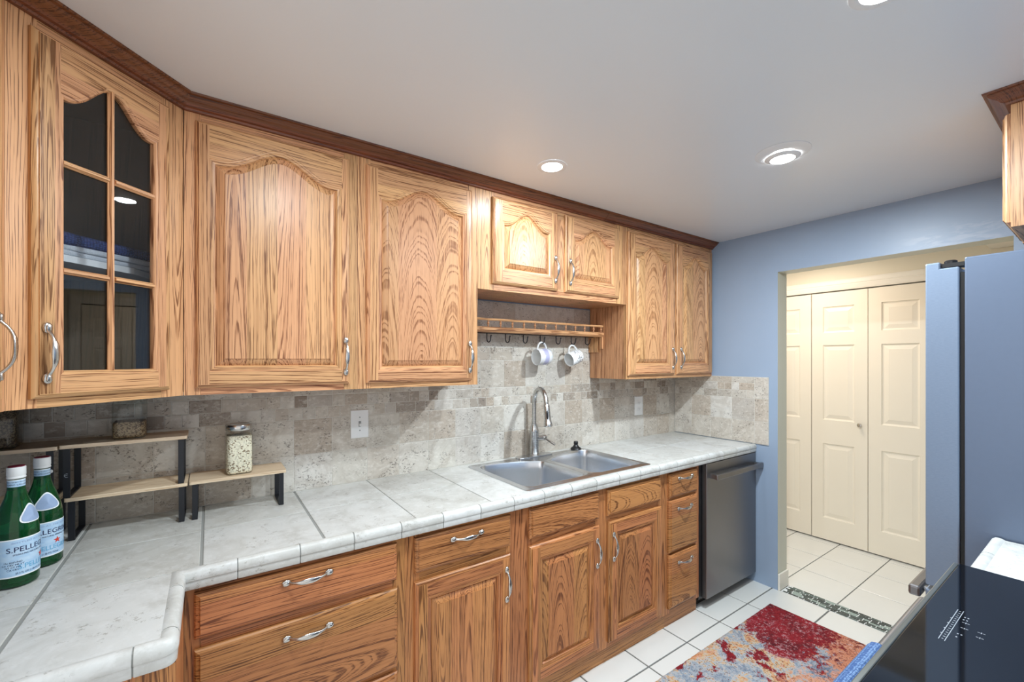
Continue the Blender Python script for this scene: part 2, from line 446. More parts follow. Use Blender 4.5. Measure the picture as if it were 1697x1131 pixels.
def rpoly(pts, r, k=6):
    out = []; n = len(pts)
    for i in range(n):
        p = Vector(pts[i]); a = Vector(pts[i - 1]); b = Vector(pts[(i + 1) % n])
        rr = r[i] if isinstance(r, (list, tuple)) else r
        d1 = (a - p).normalized() * min(rr, (a - p).length * .48); d2 = (b - p).normalized() * min(rr, (b - p).length * .48)
        for j in range(k + 1):
            t = j / k
            out.append((p + d1) * (1 - t) ** 2 + p * 2 * t * (1 - t) + (p + d2) * t ** 2)
    return [(q.x, q.y) for q in out]
def inset(pts, d):   # ccw polygon, positive = inwards (mitred)
    n = len(pts); out = []
    for i in range(n):
        p = Vector(pts[i]); a = Vector(pts[i - 1]); b = Vector(pts[(i + 1) % n])
        e1 = (p - a); e2 = (b - p)
        if e1.length < 1e-9: e1 = e2
        if e2.length < 1e-9: e2 = e1
        n1 = Vector((-e1.y, e1.x)).normalized(); n2 = Vector((-e2.y, e2.x)).normalized()
        m = n1 + n2
        if m.length < 1e-6: m = n1
        m.normalize(); k = max(.35, m.dot(n1))
        q = p + m * (d / k); out.append((q.x, q.y))
    return out

# ------------------------------------------------------------------ the setting
XR, XB = 2.9785, 4.115      # kitchen right wall, hall door plane
YJ, YO, ZO = -.752, -1.742, 2.037    # opening in the right wall
XL, YF = -.68, -2.42
def structure(mb, name, mats, **kw):
    o = mb.build(name, mats, **kw); o['kind'] = 'structure'; return o
structure(MB().box(XL - .12, XR + .125, .0, .12, 0, CEIL), 'wall_back', [BLUE])
structure(MB().box(XL - .12, XL, -1.25, 0, 0, CEIL), 'wall_left', [BLUE])
structure(MB().box(.60, XR + .125, YF - .12, YF, 0, CEIL), 'wall_front', [BLUE])
m = MB()
def walled(m, x0, x1, y0, y1, z0, z1, kit, other):   # box whose -x face is kitchen paint
    i = m.add([(x0, y0, z0), (x1, y0, z0), (x1, y1, z0), (x0, y1, z0), (x0, y0, z1), (x1, y0, z1), (x1, y1, z1), (x0, y1, z1)])
    for q, mm in (((0, 3, 2, 1), other), ((4, 5, 6, 7), other), ((0, 1, 5, 4), other), ((1, 2, 6, 5), 2), ((2, 3, 7, 6), other), ((3, 0, 4, 7), kit)):
        m.face([i + k for k in q], mm)
walled(m, XR, XR + .125, YJ, 0, 0, CEIL, 0, 1)
walled(m, XR, XR + .125, YF, YO, 0, CEIL, 0, 1)
walled(m, XR, XR + .125, YO, YJ, ZO, CEIL, 0, 1)
structure(m, 'wall_right', [BLUE, JAMB, CREAM])
# ceiling
structure(MB().box(-3.2, XR + .125, -4.2, .12, CEIL, CEIL + .1), 'ceiling', [CEILM])
# kitchen floor: grout bed plus tiles
m = MB(); m.mi = 1; m.box(-3.2, XR + .012, -4.2, .12, -.08, -.004)
m.mi = 0; T = .3125
def tile_row(m, xs, ys, g, z=0, zb=-.004, e=.002):
    for i in range(len(xs) - 1):
        for j in range(len(ys) - 1):
            x0, x1, y0, y1 = xs[i] + g, xs[i + 1] - g, ys[j] + g, ys[j + 1] - g
            if x1 - x0 < .004 or y1 - y0 < .004: continue
            m.new()
            m.loft([[(x0, y0, zb), (x1, y0, zb), (x1, y1, zb), (x0, y1, zb)], [(x0, y0, z - e * .6), (x1, y0, z - e * .6), (x1, y1, z - e * .6), (x0, y1, z - e * .6)],
                    [(x0 + e, y0 + e, z), (x1 - e, y0 + e, z), (x1 - e, y1 - e, z), (x0 + e, y1 - e, z)]], True, False, True)
xs = [2.042 + T * k for k in range(-17, 4)]; xs[-1] = XR + .012
ys = [-.717 + T * k for k in range(-11, 3)] + [.0]
tile_row(m, xs, ys, .0042)
structure(m, 'floor', [FTILE, FGROUT])
# hall floor
m = MB(); m.mi = 1; m.box(XR + .012, 5.0, -3.0, 1.2, -.08, -.004); m.mi = 0
tile_row(m, [3.094 + .006, 3.431, 3.744, 4.057, 4.37, 4.7, 5.0], [-.717 + .3135 * k for k in range(-7, 6)], .003)
structure(m, 'floor_hall', [FTILE, FGROUT])
# mosaic strip in the threshold
m = MB(); m.mi = 1; m.box(XR + .012, 3.1, YO, YJ - .013, -.004, -.0012); m.mi = 0
x = XR + .014
while x < 3.095:
    wd = .0165; y = YJ - .016 - random.random() * .03
    while y > YO + .03:
        L = random.choice([.030, .045, .060])
        m.new(); m.box(x, x + wd - .0046, y - L + .0045, y, -.0012, .0006); y -= L
    x += wd
tag(m.build('mosaic_threshold', [MOSAIC, WHITEP]), 'narrow strip of dark glass mosaic set in the floor at the doorway', 'mosaic strip')
# hall shell
m = MB()
m.box(4.135, 4.26, -3.0, -1.285, 0, CEIL); m.box(4.135, 4.26, .245, 1.2, 0, CEIL); m.box(4.135, 4.26, -1.285, .245, 2.035, CEIL)
structure(m, 'wall_hall', [CREAM])
structure(MB().box(4.72, 4.8, -1.6, .6, 0, CEIL), 'wall_closet', [BLKMETAL])  # black colour stands in for the shade inside the closet, behind the leaves
structure(MB().box(XR + .125, 4.8, -3.0, 1.2, CEIL, CEIL + .1), 'ceiling_hall', [CEILM])
structure(MB().box(XR + .125, 4.26, 1.2, 1.3, 0, CEIL), 'wall_hall_left', [CREAM])
structure(MB().box(XR + .125, 4.26, -3.1, -3.0, 0, CEIL), 'wall_hall_right', [CREAM])
structure(MB().box(3.86, 4.13, -2.4, -1.53, 2.19, CEIL - .001), 'trim_1', [WHITE_TRIM])   # boxed soffit end in the hall
# door casing
def sweep_path(m, prof, path, outs, m_i=None):   # prof: (d, z); path 2D points; outs: mitre direction at each point
    loops = []
    for (px, py), (ox, oy) in zip(path, outs):
        loops.append([(px + ox * d, py + oy * d, z) for d, z in prof])
    n = len(prof)
    st = [m.add(l) for l in loops]
    for k in range(len(loops) - 1):
        m.new()
        for j in range(n):
            jj = (j + 1) % n
            m.face((st[k] + j, st[k] + jj, st[k + 1] + jj, st[k + 1] + j), m_i)
    m.face([st[0] + j for j in range(n)], m_i); m.face([st[-1] + j for j in reversed(range(n))], m_i)
m = MB()
cas = [(0, .0), (.0, .085), (.012, .085), (.016, .075), (.016, .05), (.013, .045), (.017, .035), (.014, .012), (.010, .0)]   # (proud of wall, outwards)
Q = [(-1.280, 0), (-1.280, 2.032), (.24, 2.032), (.24, 0)]; O = [(-1, 0), (-1, 1), (1, 1), (1, 0)]
loops = [[(4.1349 - d, qy + oy * t, qz + oz * t) for d, t in cas] for (qy, qz), (oy, oz) in zip(Q, O)]
m.loft(loops, True, True, True)
structure(m, 'trim_2', [WHITE_TRIM])
# bifold leaves
def raised_panel_yz(m, xf, y0, y1, z0, z1):
    L = [(0, 0), (.004, .006), (.012, .009), (.014, .009), (.040, .003), (.041, .0022)]
    loops = [[(xf + d, y0 + i, z0 + i), (xf + d, y1 - i, z0 + i), (xf + d, y1 - i, z1 - i), (xf + d, y0 + i, z1 - i)] for i, d in L]
    m.loft(loops, True, False, True)
def bifold(y0, y1, n, knob):
    m = MB(); xf, xb = XB, XB + .032
    p0, p1 = y0 + .082, y1 - .079; zs = [.19, .795, .988, 1.595, 1.695, 1.906]; zb, zt = .012, 2.02
    m.box(xf + .012, xb, y0, y1, zb, zt)
    # face with three windows
    for a, b in ((y0, p0), (p1, y1)): m.box(xf, xf + .012, a, b, zb, zt)
    edges = [zb] + zs + [zt]
    for k in range(0, 8, 2): m.box(xf, xf + .012, p0, p1, edges[k], edges[k + 1])
    for k in range(0, 6, 2): raised_panel_yz(m, xf, p0, p1, zs[k], zs[k + 1])
    o = structure(m, 'door_%d' % n, [DOORP])
    if knob:
        k = MB().lathe([(.006, 0), (.006, .012), (.012, .016), (.016, .024), (.013, .03), (.004, .032)], 18)
        k.build('knob', [NICKEL], o, (XB, -.852, .972), (0, R(-90), 0), smooth=40, label='small round brushed knob')
for i in range(4):
    a = -1.277 + .378 * i
    bifold(a + (.002 if i % 2 else .0015), a + .378 - (.002 if i % 2 == 0 else .0035), i + 1, i == 1)
# baseboard on the jamb
structure(MB().box(XR - .001, XR + .126, YJ - .012, YJ - .0005, 0, .104), 'baseboard_jamb', [WHITE_TRIM], bevel=.003)
structure(MB().box(4.120, 4.134, -3.0, -1.37, 0, .10), 'baseboard_hall', [WHITE_TRIM])

# ------------------------------------------------------------------ tiled backsplash
def tiles_back(m, x0, x1, z0, z1, dark=0):   # tile on the back wall, facing -y
    g, t, e = .0012, .008, .0018
    x0 += g; x1 -= g; z0 += g; z1 -= g
    m.new(); m.rv = random.random() * (1.0 if z1 - z0 < .06 else .58)
    m.loft([[(x0, -.0045, z0), (x1, -.0045, z0), (x1, -.0045, z1), (x0, -.0045, z1)], [(x0, -t + e * .4, z0), (x1, -t + e * .4, z0), (x1, -t + e * .4, z1), (x0, -t + e * .4, z1)],
            [(x0 + e, -t, z0 + e), (x1 - e, -t, z0 + e), (x1 - e, -t, z1 - e), (x0 + e, -t, z1 - e)]], True, False, True)
def split(a, b, grid):
    return [a] + [g for g in grid if a + .012 < g < b - .012] + [b]
def mosaic_row(x0, x1, off):
    xs = [x0]; x = x0 + off
    while x < x1 - .01:
        xs.append(x); x += random.choice([.0513, .0513, .0513, .1026])
    return xs + [x1]
GX = [-.013 + .1535 * k for k in range(-6, 22)]
ZT = 1.3585
m = MB(); m.mi = 1; m.box(XL + .001, XR - .0005, -.0070, -.0003, .9143, ZT); m.box(1.019, 2.048, -.0070, -.0003, ZT, 1.80)
m.mi = 0
x_a, x_b = XL + .002, XR - .009
for z0, z1 in ((.915, 1.067), (1.067, 1.218)):
    q = split(x_a, x_b, GX)
    for a, b in zip(q, q[1:]): tiles_back(m, a, b, z0, z1)
for k, (z0, z1) in enumerate(((1.218, 1.269), (1.269, 1.320))):
    q = mosaic_row(x_a, x_b, .03 + .02 * k)
    for a, b in zip(q, q[1:]): tiles_back(m, a, b, z0, z1)
q = split(x_a, 1.02, GX)
for a, b in zip(q, q[1:]): tiles_back(m, a, b, 1.320, ZT)
q = split(2.048, x_b, GX)
for a, b in zip(q, q[1:]): tiles_back(m, a, b, 1.320, ZT)
for z0, z1, gx in ((1.320, 1.472, GX), (1.472, 1.545, [g + .06 for g in GX]), (1.545, 1.70, GX), (1.70, 1.80, [g + .08 for g in GX])):
    q = split(1.02, 2.047, gx)
    for a, b in zip(q, q[1:]): tiles_back(m, a, b, z0, z1)
tag(m.build('tile_backsplash', [TRAV, GROUT]), 'beige and grey travertine tile backsplash along the long sink wall', 'backsplash')
m = MB(); m.mi = 1; m.box(-.0070, -.0003, -.700, -.010, .9185, 1.3605); m.mi = 0
def tiles_right(y0, y1, z0, z1):
    g, t, e = .0012, .008, .0018
    y0 += g; y1 -= g; z0 += g; z1 -= g; m.new(); m.rv = random.random() * (.8 if z1 - z0 < .06 else .58)
    m.loft([[(-.0045, y, z) for y, z in ((y0, z0), (y1, z0), (y1, z1), (y0, z1))], [(-t + e * .4, y, z) for y, z in ((y0, z0), (y1, z0), (y1, z1), (y0, z1))],
            [(-t, y, z) for y, z in ((y0 + e, z0 + e), (y1 - e, z0 + e), (y1 - e, z1 - e), (y0 + e, z1 - e))]], True, False, True)
ysr = [-.700, -.612, -.46, -.306, -.153, -.0105]
for z0, z1 in ((.9186, 1.067), (1.067, 1.218)):
    for a, b in zip(ysr, ysr[1:]): tiles_right(a, b, z0, z1)
tiles_right(-.700, -.612, 1.218, 1.36)
for z0, z1, o in ((1.218, 1.269, .05), (1.269, 1.320, .1)):
    y = -.612
    while y < -.03:
        L = min(random.choice([.0513, .0513, .1026]), -.0105 - y); tiles_right(y, y + L, z0, z1); y += L
for a, b in zip(ysr[1:], ysr[2:]): tiles_right(a, b, 1.320, 1.36)
tag(m.build('tile_backsplash', [TRAV, GROUT], loc=(XR, 0, 0)), 'short travertine backsplash panel on the blue wall beside the counter end', 'backsplash')

# ------------------------------------------------------------------ cabinets
def arch_z(x, x0, x1, sh, pk, flat=.86):
    t = abs(x - (x0 + x1) / 2) / ((x1 - x0) / 2)
    return sh + (pk - sh) * .5 * (1 + math.cos(PI * min(1, t / flat)))
def outline(x0, x1, z0, sh, pk, n=28):
    pts = [(x0, z0), (x1, z0)]
    if pk <= sh: return pts + [(x1, sh), (x0, sh)]
    for i in range(n + 1):
        x = x1 + (x0 - x1) * i / n
        pts.append((x, arch_z(x, x0, x1, sh, pk)))
    return pts
def outline_in(O, i, n=28):   # outline moved inwards by i, same point count
    x0, x1, z0, sh, pk = O
    pts = [(x0 + i, z0 + i), (x1 - i, z0 + i)]
    if pk <= sh: return pts + [(x1 - i, sh - i), (x0 + i, sh - i)]
    for k in range(n + 1):
        x = (x1 - i) + (x0 + 2 * i - x1) * k / n
        sl = (arch_z(x + .001, x0, x1, sh, pk) - arch_z(x - .001, x0, x1, sh, pk)) / .002
        pts.append((x, arch_z(x, x0, x1, sh, pk) - i * math.sqrt(1 + .8 * sl * sl)))
    return pts
def door_mesh(D, O, yf=-.02, glass=False, pm=0):
    """D=(x0,x1,z0,z1) door, O=(x0,x1,z0,shoulder,peak) opening; front at y=yf, back at y=-.0005. slots 0 vertical grain, 1 horizontal grain"""
    m = MB(); x0, x1, z0, z1 = D; a, b, c, sh, pk = O
    e = .011
    def rect(i, y): return [(x0 + i, y, z0 + i), (x1 - i, y, z0 + i), (x1 - i, y, z1 - i), (x0 + i, y, z1 - i)]
    prof = [(0, -.0005), (0, yf + .011), (.003, yf + .0065), (.008, yf + .0038), (.0095, yf + .0034), (.0097, yf + .0004), (e, yf)]
    m.new()
    rects = [rect(i, y) for i, y in prof]
    st = [m.add(r) for r in rects]
    for k in range(len(rects) - 1):
        for j in range(4):
            m.face((st[k] + j, st[k] + (j + 1) % 4, st[k + 1] + (j + 1) % 4, st[k + 1] + j), 1 if j % 2 == 0 else 0)
    m.face([st[0] + j for j in range(4)], 0) if not glass else None
    X0, X1, Z0, Z1 = x0 + e, x1 - e, z0 + e, z1 - e
    m.new(0); m.poly([(X0, yf, Z0), (a, yf, Z0), (a, yf, Z1), (X0, yf, Z1)])
    m.new(0); m.poly([(b, yf, Z0), (X1, yf, Z0), (X1, yf, Z1), (b, yf, Z1)])
    m.new(1); m.poly([(a, yf, Z0), (b, yf, Z0), (b, yf, c), (a, yf, c)])
    out = outline(*O)
    m.new(1); top = m.rv; tp = out[2:]
    for p, q in zip(tp, tp[1:]): m.poly([(p[0], yf, p[1]), (p[0], yf, Z1), (q[0], yf, Z1), (q[0], yf, q[1])])
    n = len(out)
    bead = [(0, 0), (.0006, .0018), (.0072, .0020), (.0080, .0042), (.015, .0062), (.0195, .0132)]
    if glass: bead = [(0, 0), (.0008, .0012), (.006, .002), (.010, .007), (.010, .0195)]
    loops = [[(p[0], yf + d, p[1]) for p in outline_in(O, i)] for i, d in bead]
    st = [m.add(l) for l in loops]
    rs = [random.random() for _ in range(3)]
    for k in range(len(loops) - 1):
        for j in range(n):
            jj = (j + 1) % n
            if j == 0: mm, m.rv = 1, rs[0]
            elif j == 1: mm, m.rv = 0, rs[1]
            elif j == n - 1: mm, m.rv = 0, rs[2]
            else: mm, m.rv = 1, top
            m.face((st[k] + j, st[k] + jj, st[k + 1] + jj, st[k + 1] + j), mm)
    if glass:   # back faces around the opening
        bo = [(p[0], p[1]) for p in outline_in(O, bead[-1][0])]
        m.new(0)
        xa, xb_ = bo[0][0], bo[1][0]
        yb = yf + .0195
        m.poly([(x0, yb, z0), (xa, yb, z0), (xa, yb, z1), (x0, yb, z1)]); m.poly([(xb_, yb, z0), (x1, yb, z0), (x1, yb, z1), (xb_, yb, z1)])
        m.poly([(xa, yb, z0), (xb_, yb, z0), (xb_, yb, bo[0][1]), (xa, yb, bo[0][1])])
        tp = bo[2:]
        for p, q in zip(tp, tp[1:]): m.poly([(p[0], yb, p[1]), (p[0], yb, z1), (q[0], yb, z1), (q[0], yb, q[1])])
        return m
    m.new(0)
    bev = [(.0195, .0132), (.0205, .0122), (.0420, .0035), (.0426, .0014)]
    loops = [[(p[0], yf + d, p[1]) for p in outline_in(O, i)] for i, d in bev]
    m.loft(loops, True, m=pm)
    fl = loops[-1]; zb = fl[0][2]; tp = fl[2:]
    for p, q in zip(tp, tp[1:]): m.poly([p, (p[0], p[1], zb), (q[0], q[1], zb), q], pm)
    return m
def drawer_mesh(x0, x1, z0, z1, yf=-.02, mi=1):
    m = MB(); m.new(mi)
    prof = [(0, -.0005), (0, yf + .010), (.004, yf + .006), (.010, yf + .004), (.012, yf + .0035), (.0125, yf + .0006), (.014, yf)]
    loops = [[(x0 + i, y, z0 + i), (x1 - i, y, z0 + i), (x1 - i, y, z1 - i), (x0 + i, y, z1 - i)] for i, y in prof]
    m.loft(loops, True, True, True)
    return m
# pull handle: length along z, standing out towards -y, origin on the door face
def handle_mesh():
    m = MB(); n = 12; pts = []; rad = []
    for i in range(25):
        t = -1 + 2 * i / 24
        z = t * .054; y = -.005 - .022 * (1 - abs(t) ** 2.6)
        pts.append((0, y, z)); k = 1 - abs(t)
        wd = .0040 + .0044 * max(0, 1 - (abs(t) / .62) ** 2) + .001 * (abs(t) > .9)
        rad.append((wd, .0030 + .0006 * k))
    m.tube(pts, rad, n)
    for s_ in (-1, 1):
        m.ell((0, -.003, s_ * .0595), (.0100, .0055, .0135), 16, 8)
        m.ell((0, -.0085, s_ * .0595), (.0062, .0026, .0092), 14, 6)
    return m.mesh('handle', [NICKEL], 60)
HANDLE = handle_mesh()
def add_handle(parent, x, z, horizontal=False, y=-.02):
    o = bpy.data.objects.new('handle', HANDLE); COL.objects.link(o); o.parent = parent
    o.location = (x, y, z); o.rotation_euler = (0, R(90) if horizontal else 0, 0)
    o['label'] = 'curved brushed nickel pull with spoon ends'
    return o
def frame_mesh(rects):   # (x0,x1,z0,z1,grain)
    m = MB()
    for x0, x1, z0, z1, g in rects:
        m.new(g); m.box(x0, x1, 0, .019, z0, z1)
    return m
def carcass(m, wd, h, dep, y0=.019, t=.016, shelf=None, zb=0):
    m.new(0); m.box(0, t, y0, dep, zb, h); m.new(0); m.box(wd - t, wd, y0, dep, zb, h)
    m.new(0); m.box(t, wd - t, y0, dep, zb, zb + t); m.new(0); m.box(t, wd - t, y0, dep, h - t, h)
    m.new(0); m.box(t, wd - t, dep - .006, dep, zb + t, h - t)
    return m
YU = -.309; UB, UT = 1.3605, 2.30; DEPU = .309 - .009
def upper(name, label, x0, x1, zb, doors, frame, group=None, pm=2):
    t = thing(name, label, 'cabinet', (x0, YU, zb), 0, group)
    lz = lambda z: z - zb
    carcass(MB(), x1 - x0, UT - zb, DEPU).build('carcass', [OAK_V], t)
    frame_mesh([(a - x0, b - x0, lz(c), lz(d), g) for a, b, c, d, g in frame]).build('face_frame', [OAK_V, OAK_H], t)
    for D, O, hx, hz in doors:
        d = door_mesh((D[0] - x0, D[1] - x0, lz(D[2]), lz(D[3])), (O[0] - x0, O[1] - x0, lz(O[2]), lz(O[3]), lz(O[4])), pm=pm).build('door', [OAK_V, OAK_H, OAK_C], t, smooth=28, front=True)
        add_handle(d, hx - x0, lz(hz))
    return t
DZ0, DZ1 = 1.383, 2.247
upper('wall_cabinet', 'oak wall cabinet with one tall arched door, next to the glass corner cabinet', -.0665, .4755, UB,
      [((-.036, .443, DZ0, DZ1), (.001, .412, 1.436, 2.130, 2.205), .4265, 1.488)],
      [(-.0665, -.022, UB, UT, 0), (.424, .4755, UB, UT, 0), (-.022, .424, UB, 1.405, 1), (-.022, .424, 2.225, UT, 1)], pm=0)
upper('wall_cabinet', 'oak wall cabinet with one tall arched door, directly left of the sink recess', .4762, 1.0175, UB,
      [((.508, .983, DZ0, DZ1), (.550, .950, 1.430, 2.134, 2.205), .9665, 1.488)],
      [(.4762, .526, UB, UT, 0), (.966, 1.0175, UB, UT, 0), (.526, .966, UB, 1.405, 1), (.526, .966, 2.225, UT, 1)])
upper('wall_cabinet', 'short oak wall cabinet with two arched doors above the sink', 1.0182, 2.049, 1.806,
      [((1.093, 1.499, 1.836, DZ1), (1.145, 1.452, 1.898, 2.138, 2.208), 1.4755, 1.946),
       ((1.553, 1.975, 1.836, DZ1), (1.606, 1.928, 1.898, 2.138, 2.208), 1.580, 1.943)],
      [(1.0182, 1.109, 1.806, UT, 0), (1.483, 1.569, 1.85, UT - .08, 0), (1.959, 2.049, 1.806, UT, 0), (1.109, 1.959, 1.806, 1.85, 1), (1.109, 1.959, 2.22, UT, 1)])
upper('wall_cabinet', 'tall double door oak wall cabinet in the corner by the blue wall', 2.0497, 2.9775, 1.357,
      [((2.057, 2.516, 1.379, DZ1), (2.113, 2.458, 1.437, 2.122, 2.196), 2.484, 1.484),
       ((2.542, 2.958, 1.379, DZ1), (2.596, 2.902, 1.437, 2.122, 2.196), 2.573, 1.486)],
      [(2.0497, 2.075, 1.357, UT, 0), (2.50, 2.558, 1.40, UT - .08, 0), (2.945, 2.9775, 1.357, UT, 0), (2.075, 2.945, 1.357, 1.40, 1), (2.075, 2.945, 2.22, UT, 1)])
# glass corner cabinet (diagonal)
c45 = math.sqrt(.5); DX, DY = -.371, -.6115
t = thing('corner_cabinet', 'diagonal oak corner cabinet with an arched glass door of six panes', 'cabinet', (DX, DY, UB), R(45))
def loc45(x, y): return ((x - DX) * c45 + (y - DY) * c45, -(x - DX) * c45 + (y - DY) * c45)
FW = .4280
m = MB(); H = UT - UB
pent = [loc45(*p) for p in ((DX, DY), (-.0685, -.309), (-.0685, -.0098), (XL + .001, -.0098), (XL + .001, DY))]
def slab(m, poly, z0, z1, mi):
    m.new(mi); m.loft([[(x, y, z0) for x, y in poly], [(x, y, z1) for x, y in poly]], True, True, True)
bot = [(pent[0][0], pent[0][1] + .0195), (pent[1][0], pent[1][1] + .0195)] + pent[2:]
slab(m, bot, 0, .018, 0); slab(m, bot, H - .018, H, 0)
def wallp(m, p, q, th, z0, z1, mi=0):
    p = Vector(p); q = Vector(q); d = (q - p).normalized(); nn = Vector((-d.y, d.x)) * th
    slab(m, [tuple(p), tuple(q), tuple(q + nn), tuple(p + nn)], z0, z1, mi)
for i in (1, 2, 3, 4): wallp(m, bot[i], bot[(i + 1) % 5] , .012, .018, H - .018)
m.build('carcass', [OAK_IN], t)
frame_mesh([(0, .0565, 0, H, 0), (.357, FW, 0, H, 0), (.0565, .357, 0, .045, 1), (.0565, .357, .865, H, 1)]).build('face_frame', [OAK_V, OAK_H], t)
sh_poly = [loc45(*p) for p in ((-.405, -.49), (-.19, -.275), (-.085, -.03), (XL + .02, -.03), (XL + .02, -.49))]
SHZ = 1.757 - UB
m = MB(); slab(m, sh_poly, SHZ - .018, SHZ, 0); m.build('shelf', [WHITEP], t, label='white inner shelf')
gd = door_mesh((.040, .374, DZ0 - UB, DZ1 - UB), (.0905, .3315, 1.438 - UB, 2.120 - UB, 2.200 - UB), glass=True).build('door', [OAK_V, OAK_H], t, smooth=28, front=True)
m = MB(); mc, z0, z1 = .2095, 1.446 - UB, 2.194 - UB
def bar(m, horizontal, c, a, b, g):
    prof = [(-.008, -.0065), (-.008, -.0095), (-.005, -.013), (-.003, -.0165), (.003, -.0165), (.005, -.013), (.008, -.0095), (.008, -.0065)]
    m.new(g)
    if horizontal: m.loft([[(q, y, c + d) for d, y in prof] for q in (a, b)], True, True, True)
    else: m.loft([[(c + d, y, q) for d, y in prof] for q in (a, b)], True, True, True)
bar(m, False, mc, z0, z1, 0)
for zz in (1.955 - UB, 1.692 - UB): bar(m, True, zz, .099, mc - .0082, 1); bar(m, True, zz, mc + .0082, .323, 1)
m.build('muntin', [OAK_V, OAK_H], gd)
m = MB(); o_ = outline_in((.0905, .3315, 1.438 - UB, 2.120 - UB, 2.200 - UB), .0085)
m.loft([[(x, -.0058, z) for x, z in o_], [(x, -.0028, z) for x, z in o_]], True, True, True)
m.build('glass_pane', [PANE], gd, label='clear glass')
add_handle(gd, .0625, 1.490 - UB)
# left wall cabinet
t = thing('wall_cabinet', 'oak wall cabinet at the left edge, only its handle and door edge in view', 'cabinet', (DX, -1.075, UB), R(90))
W = 1.075 - .6125
carcass(MB(), W, UT - UB, .300).build('carcass', [OAK_V], t)
frame_mesh([(0, .045, 0, H, 0), (W - .09, W - .0006, 0, H, 0), (.045, W - .09, 0, .045, 1), (.045, W - .09, .865, H, 1)]).build('face_frame', [OAK_V, OAK_H], t)
d = door_mesh((.02, W - .079, DZ0 - UB, DZ1 - UB), (.07, W - .13, 1.436 - UB, 2.13 - UB, 2.205 - UB)).build('door', [OAK_V, OAK_H], t, smooth=28, front=True)
add_handle(d, W - .122, 1.500 - UB)
# crown moulding along the run
CP = [(0, 2.272), (.011, 2.272), (.013, 2.278), (.020, 2.281), (.024, 2.287), (.034, 2.292), (.044, 2.300), (.046, 2.305), (.054, 2.307), (.056, 2.3125), (0, 2.3125)]
k45 = math.tan(R(22.5))
m = MB()
path = [(-.0665, YU), (DX, DY), (DX, -1.09)]
sweep_path(m, CP, [(1.8505, YU), (-.0680, YU), (DX, DY - .0005), (DX, -1.10)], [(0, -1), (k45, -1), (1, -k45), (1, 0)])
crown = m.build('crown_molding', [CROWN], smooth=30)
tag(crown, 'dark stained crown molding along the ceiling over the left wall cabinets and corner', 'molding')
m = MB(); sweep_path(m, CP, [(2.9775, YU), (1.852, YU)], [(0, -1), (0, -1)])
tag(m.build('crown_molding', [CROWN], smooth=30), 'shorter dark crown molding length at the ceiling, ending at the blue wall', 'molding')

# ---- base cabinets
YB = -.590; BT = .8645
def base(name, label, x0, x1, frame, doors, drawers, group=None, toe=True):
    t = thing(name, label, 'cabinet', (x0, YB, 0), 0, group)
    m = carcass(MB(), x1 - x0, BT, .589, zb=.08) if name != 'sink_base_cabinet' else None
    if m is None:
        m = MB(); wd = x1 - x0
        m.new(0); m.box(0, .016, .019, .589, .08, BT); m.new(0); m.box(wd - .016, wd, .019, .589, .08, BT)
        m.new(0); m.box(.016, wd - .016, .019, .589, .08, .096); m.new(0); m.box(.016, wd - .016, .583, .589, .096, BT)
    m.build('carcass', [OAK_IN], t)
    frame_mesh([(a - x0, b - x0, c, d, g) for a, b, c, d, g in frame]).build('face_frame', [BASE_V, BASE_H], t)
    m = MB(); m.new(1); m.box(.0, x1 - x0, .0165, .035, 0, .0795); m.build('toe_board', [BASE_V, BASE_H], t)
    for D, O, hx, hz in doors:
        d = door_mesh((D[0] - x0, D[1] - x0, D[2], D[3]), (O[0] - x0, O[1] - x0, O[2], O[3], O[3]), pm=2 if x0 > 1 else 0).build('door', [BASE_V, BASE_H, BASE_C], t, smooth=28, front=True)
        add_handle(d, hx - x0, hz)
    for a, b, c, d_, hx, hz in drawers:
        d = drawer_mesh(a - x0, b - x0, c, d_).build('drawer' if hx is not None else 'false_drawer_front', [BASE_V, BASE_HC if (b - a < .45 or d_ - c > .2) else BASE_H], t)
        if hx is not None: add_handle(d, hx - x0, hz, True)
    return t
rail = lambda a, b, zs: [(a, b, c, d, 1) for c, d in zs]
base('drawer_cabinet', 'oak base cabinet with wide drawers at the inside corner of the counter', -.0550, .5585,
     [(-.0550, -.018, .08, BT, 0), (.515, .5585, .08, BT, 0)] + rail(-.018, .515, [(.08, .125), (.39, .43), (.68, .735), (.835, BT)]), [],
     [(-.033, .527, .721, .846, .246, .8135), (-.033, .529, .422, .691, .247, .648), (-.033, .529, .107, .406, .247, .36)])
base('base_cabinet', 'oak base cabinet with a single drawer over one door, left of the sink cabinet', .559, 1.0575,
     [(.559, .612, .08, BT, 0), (.985, 1.0575, .08, BT, 0)] + rail(.612, .985, [(.08, .125), (.675, .735), (.835, BT)]),
     [((.592, 1.001, .107, .688), (.636, .957, .158, .632), .9765, .574)],
     [(.592, 1.001, .721, .846, .797, .812)])
base('sink_base_cabinet', 'oak sink base cabinet with two doors under plain false fronts', 1.058, 2.0495,
     [(1.058, 1.118, .08, BT, 0), (1.495, 1.60, .08, BT, 0), (1.965, 2.0495, .08, BT, 0)] + rail(1.118, 1.495, [(.08, .125), (.67, .735), (.835, BT)]) + rail(1.60, 1.965, [(.08, .125), (.67, .735), (.835, BT)]),
     [((1.098, 1.514, .107, .690), (1.150, 1.466, .158, .633), 1.490, .567), ((1.577, 1.986, .107, .690), (1.628, 1.935, .158, .633), 1.6035, .570)],
     [(1.098, 1.511, .721, .846, None, None), (1.571, 1.981, .721, .846, None, None)])
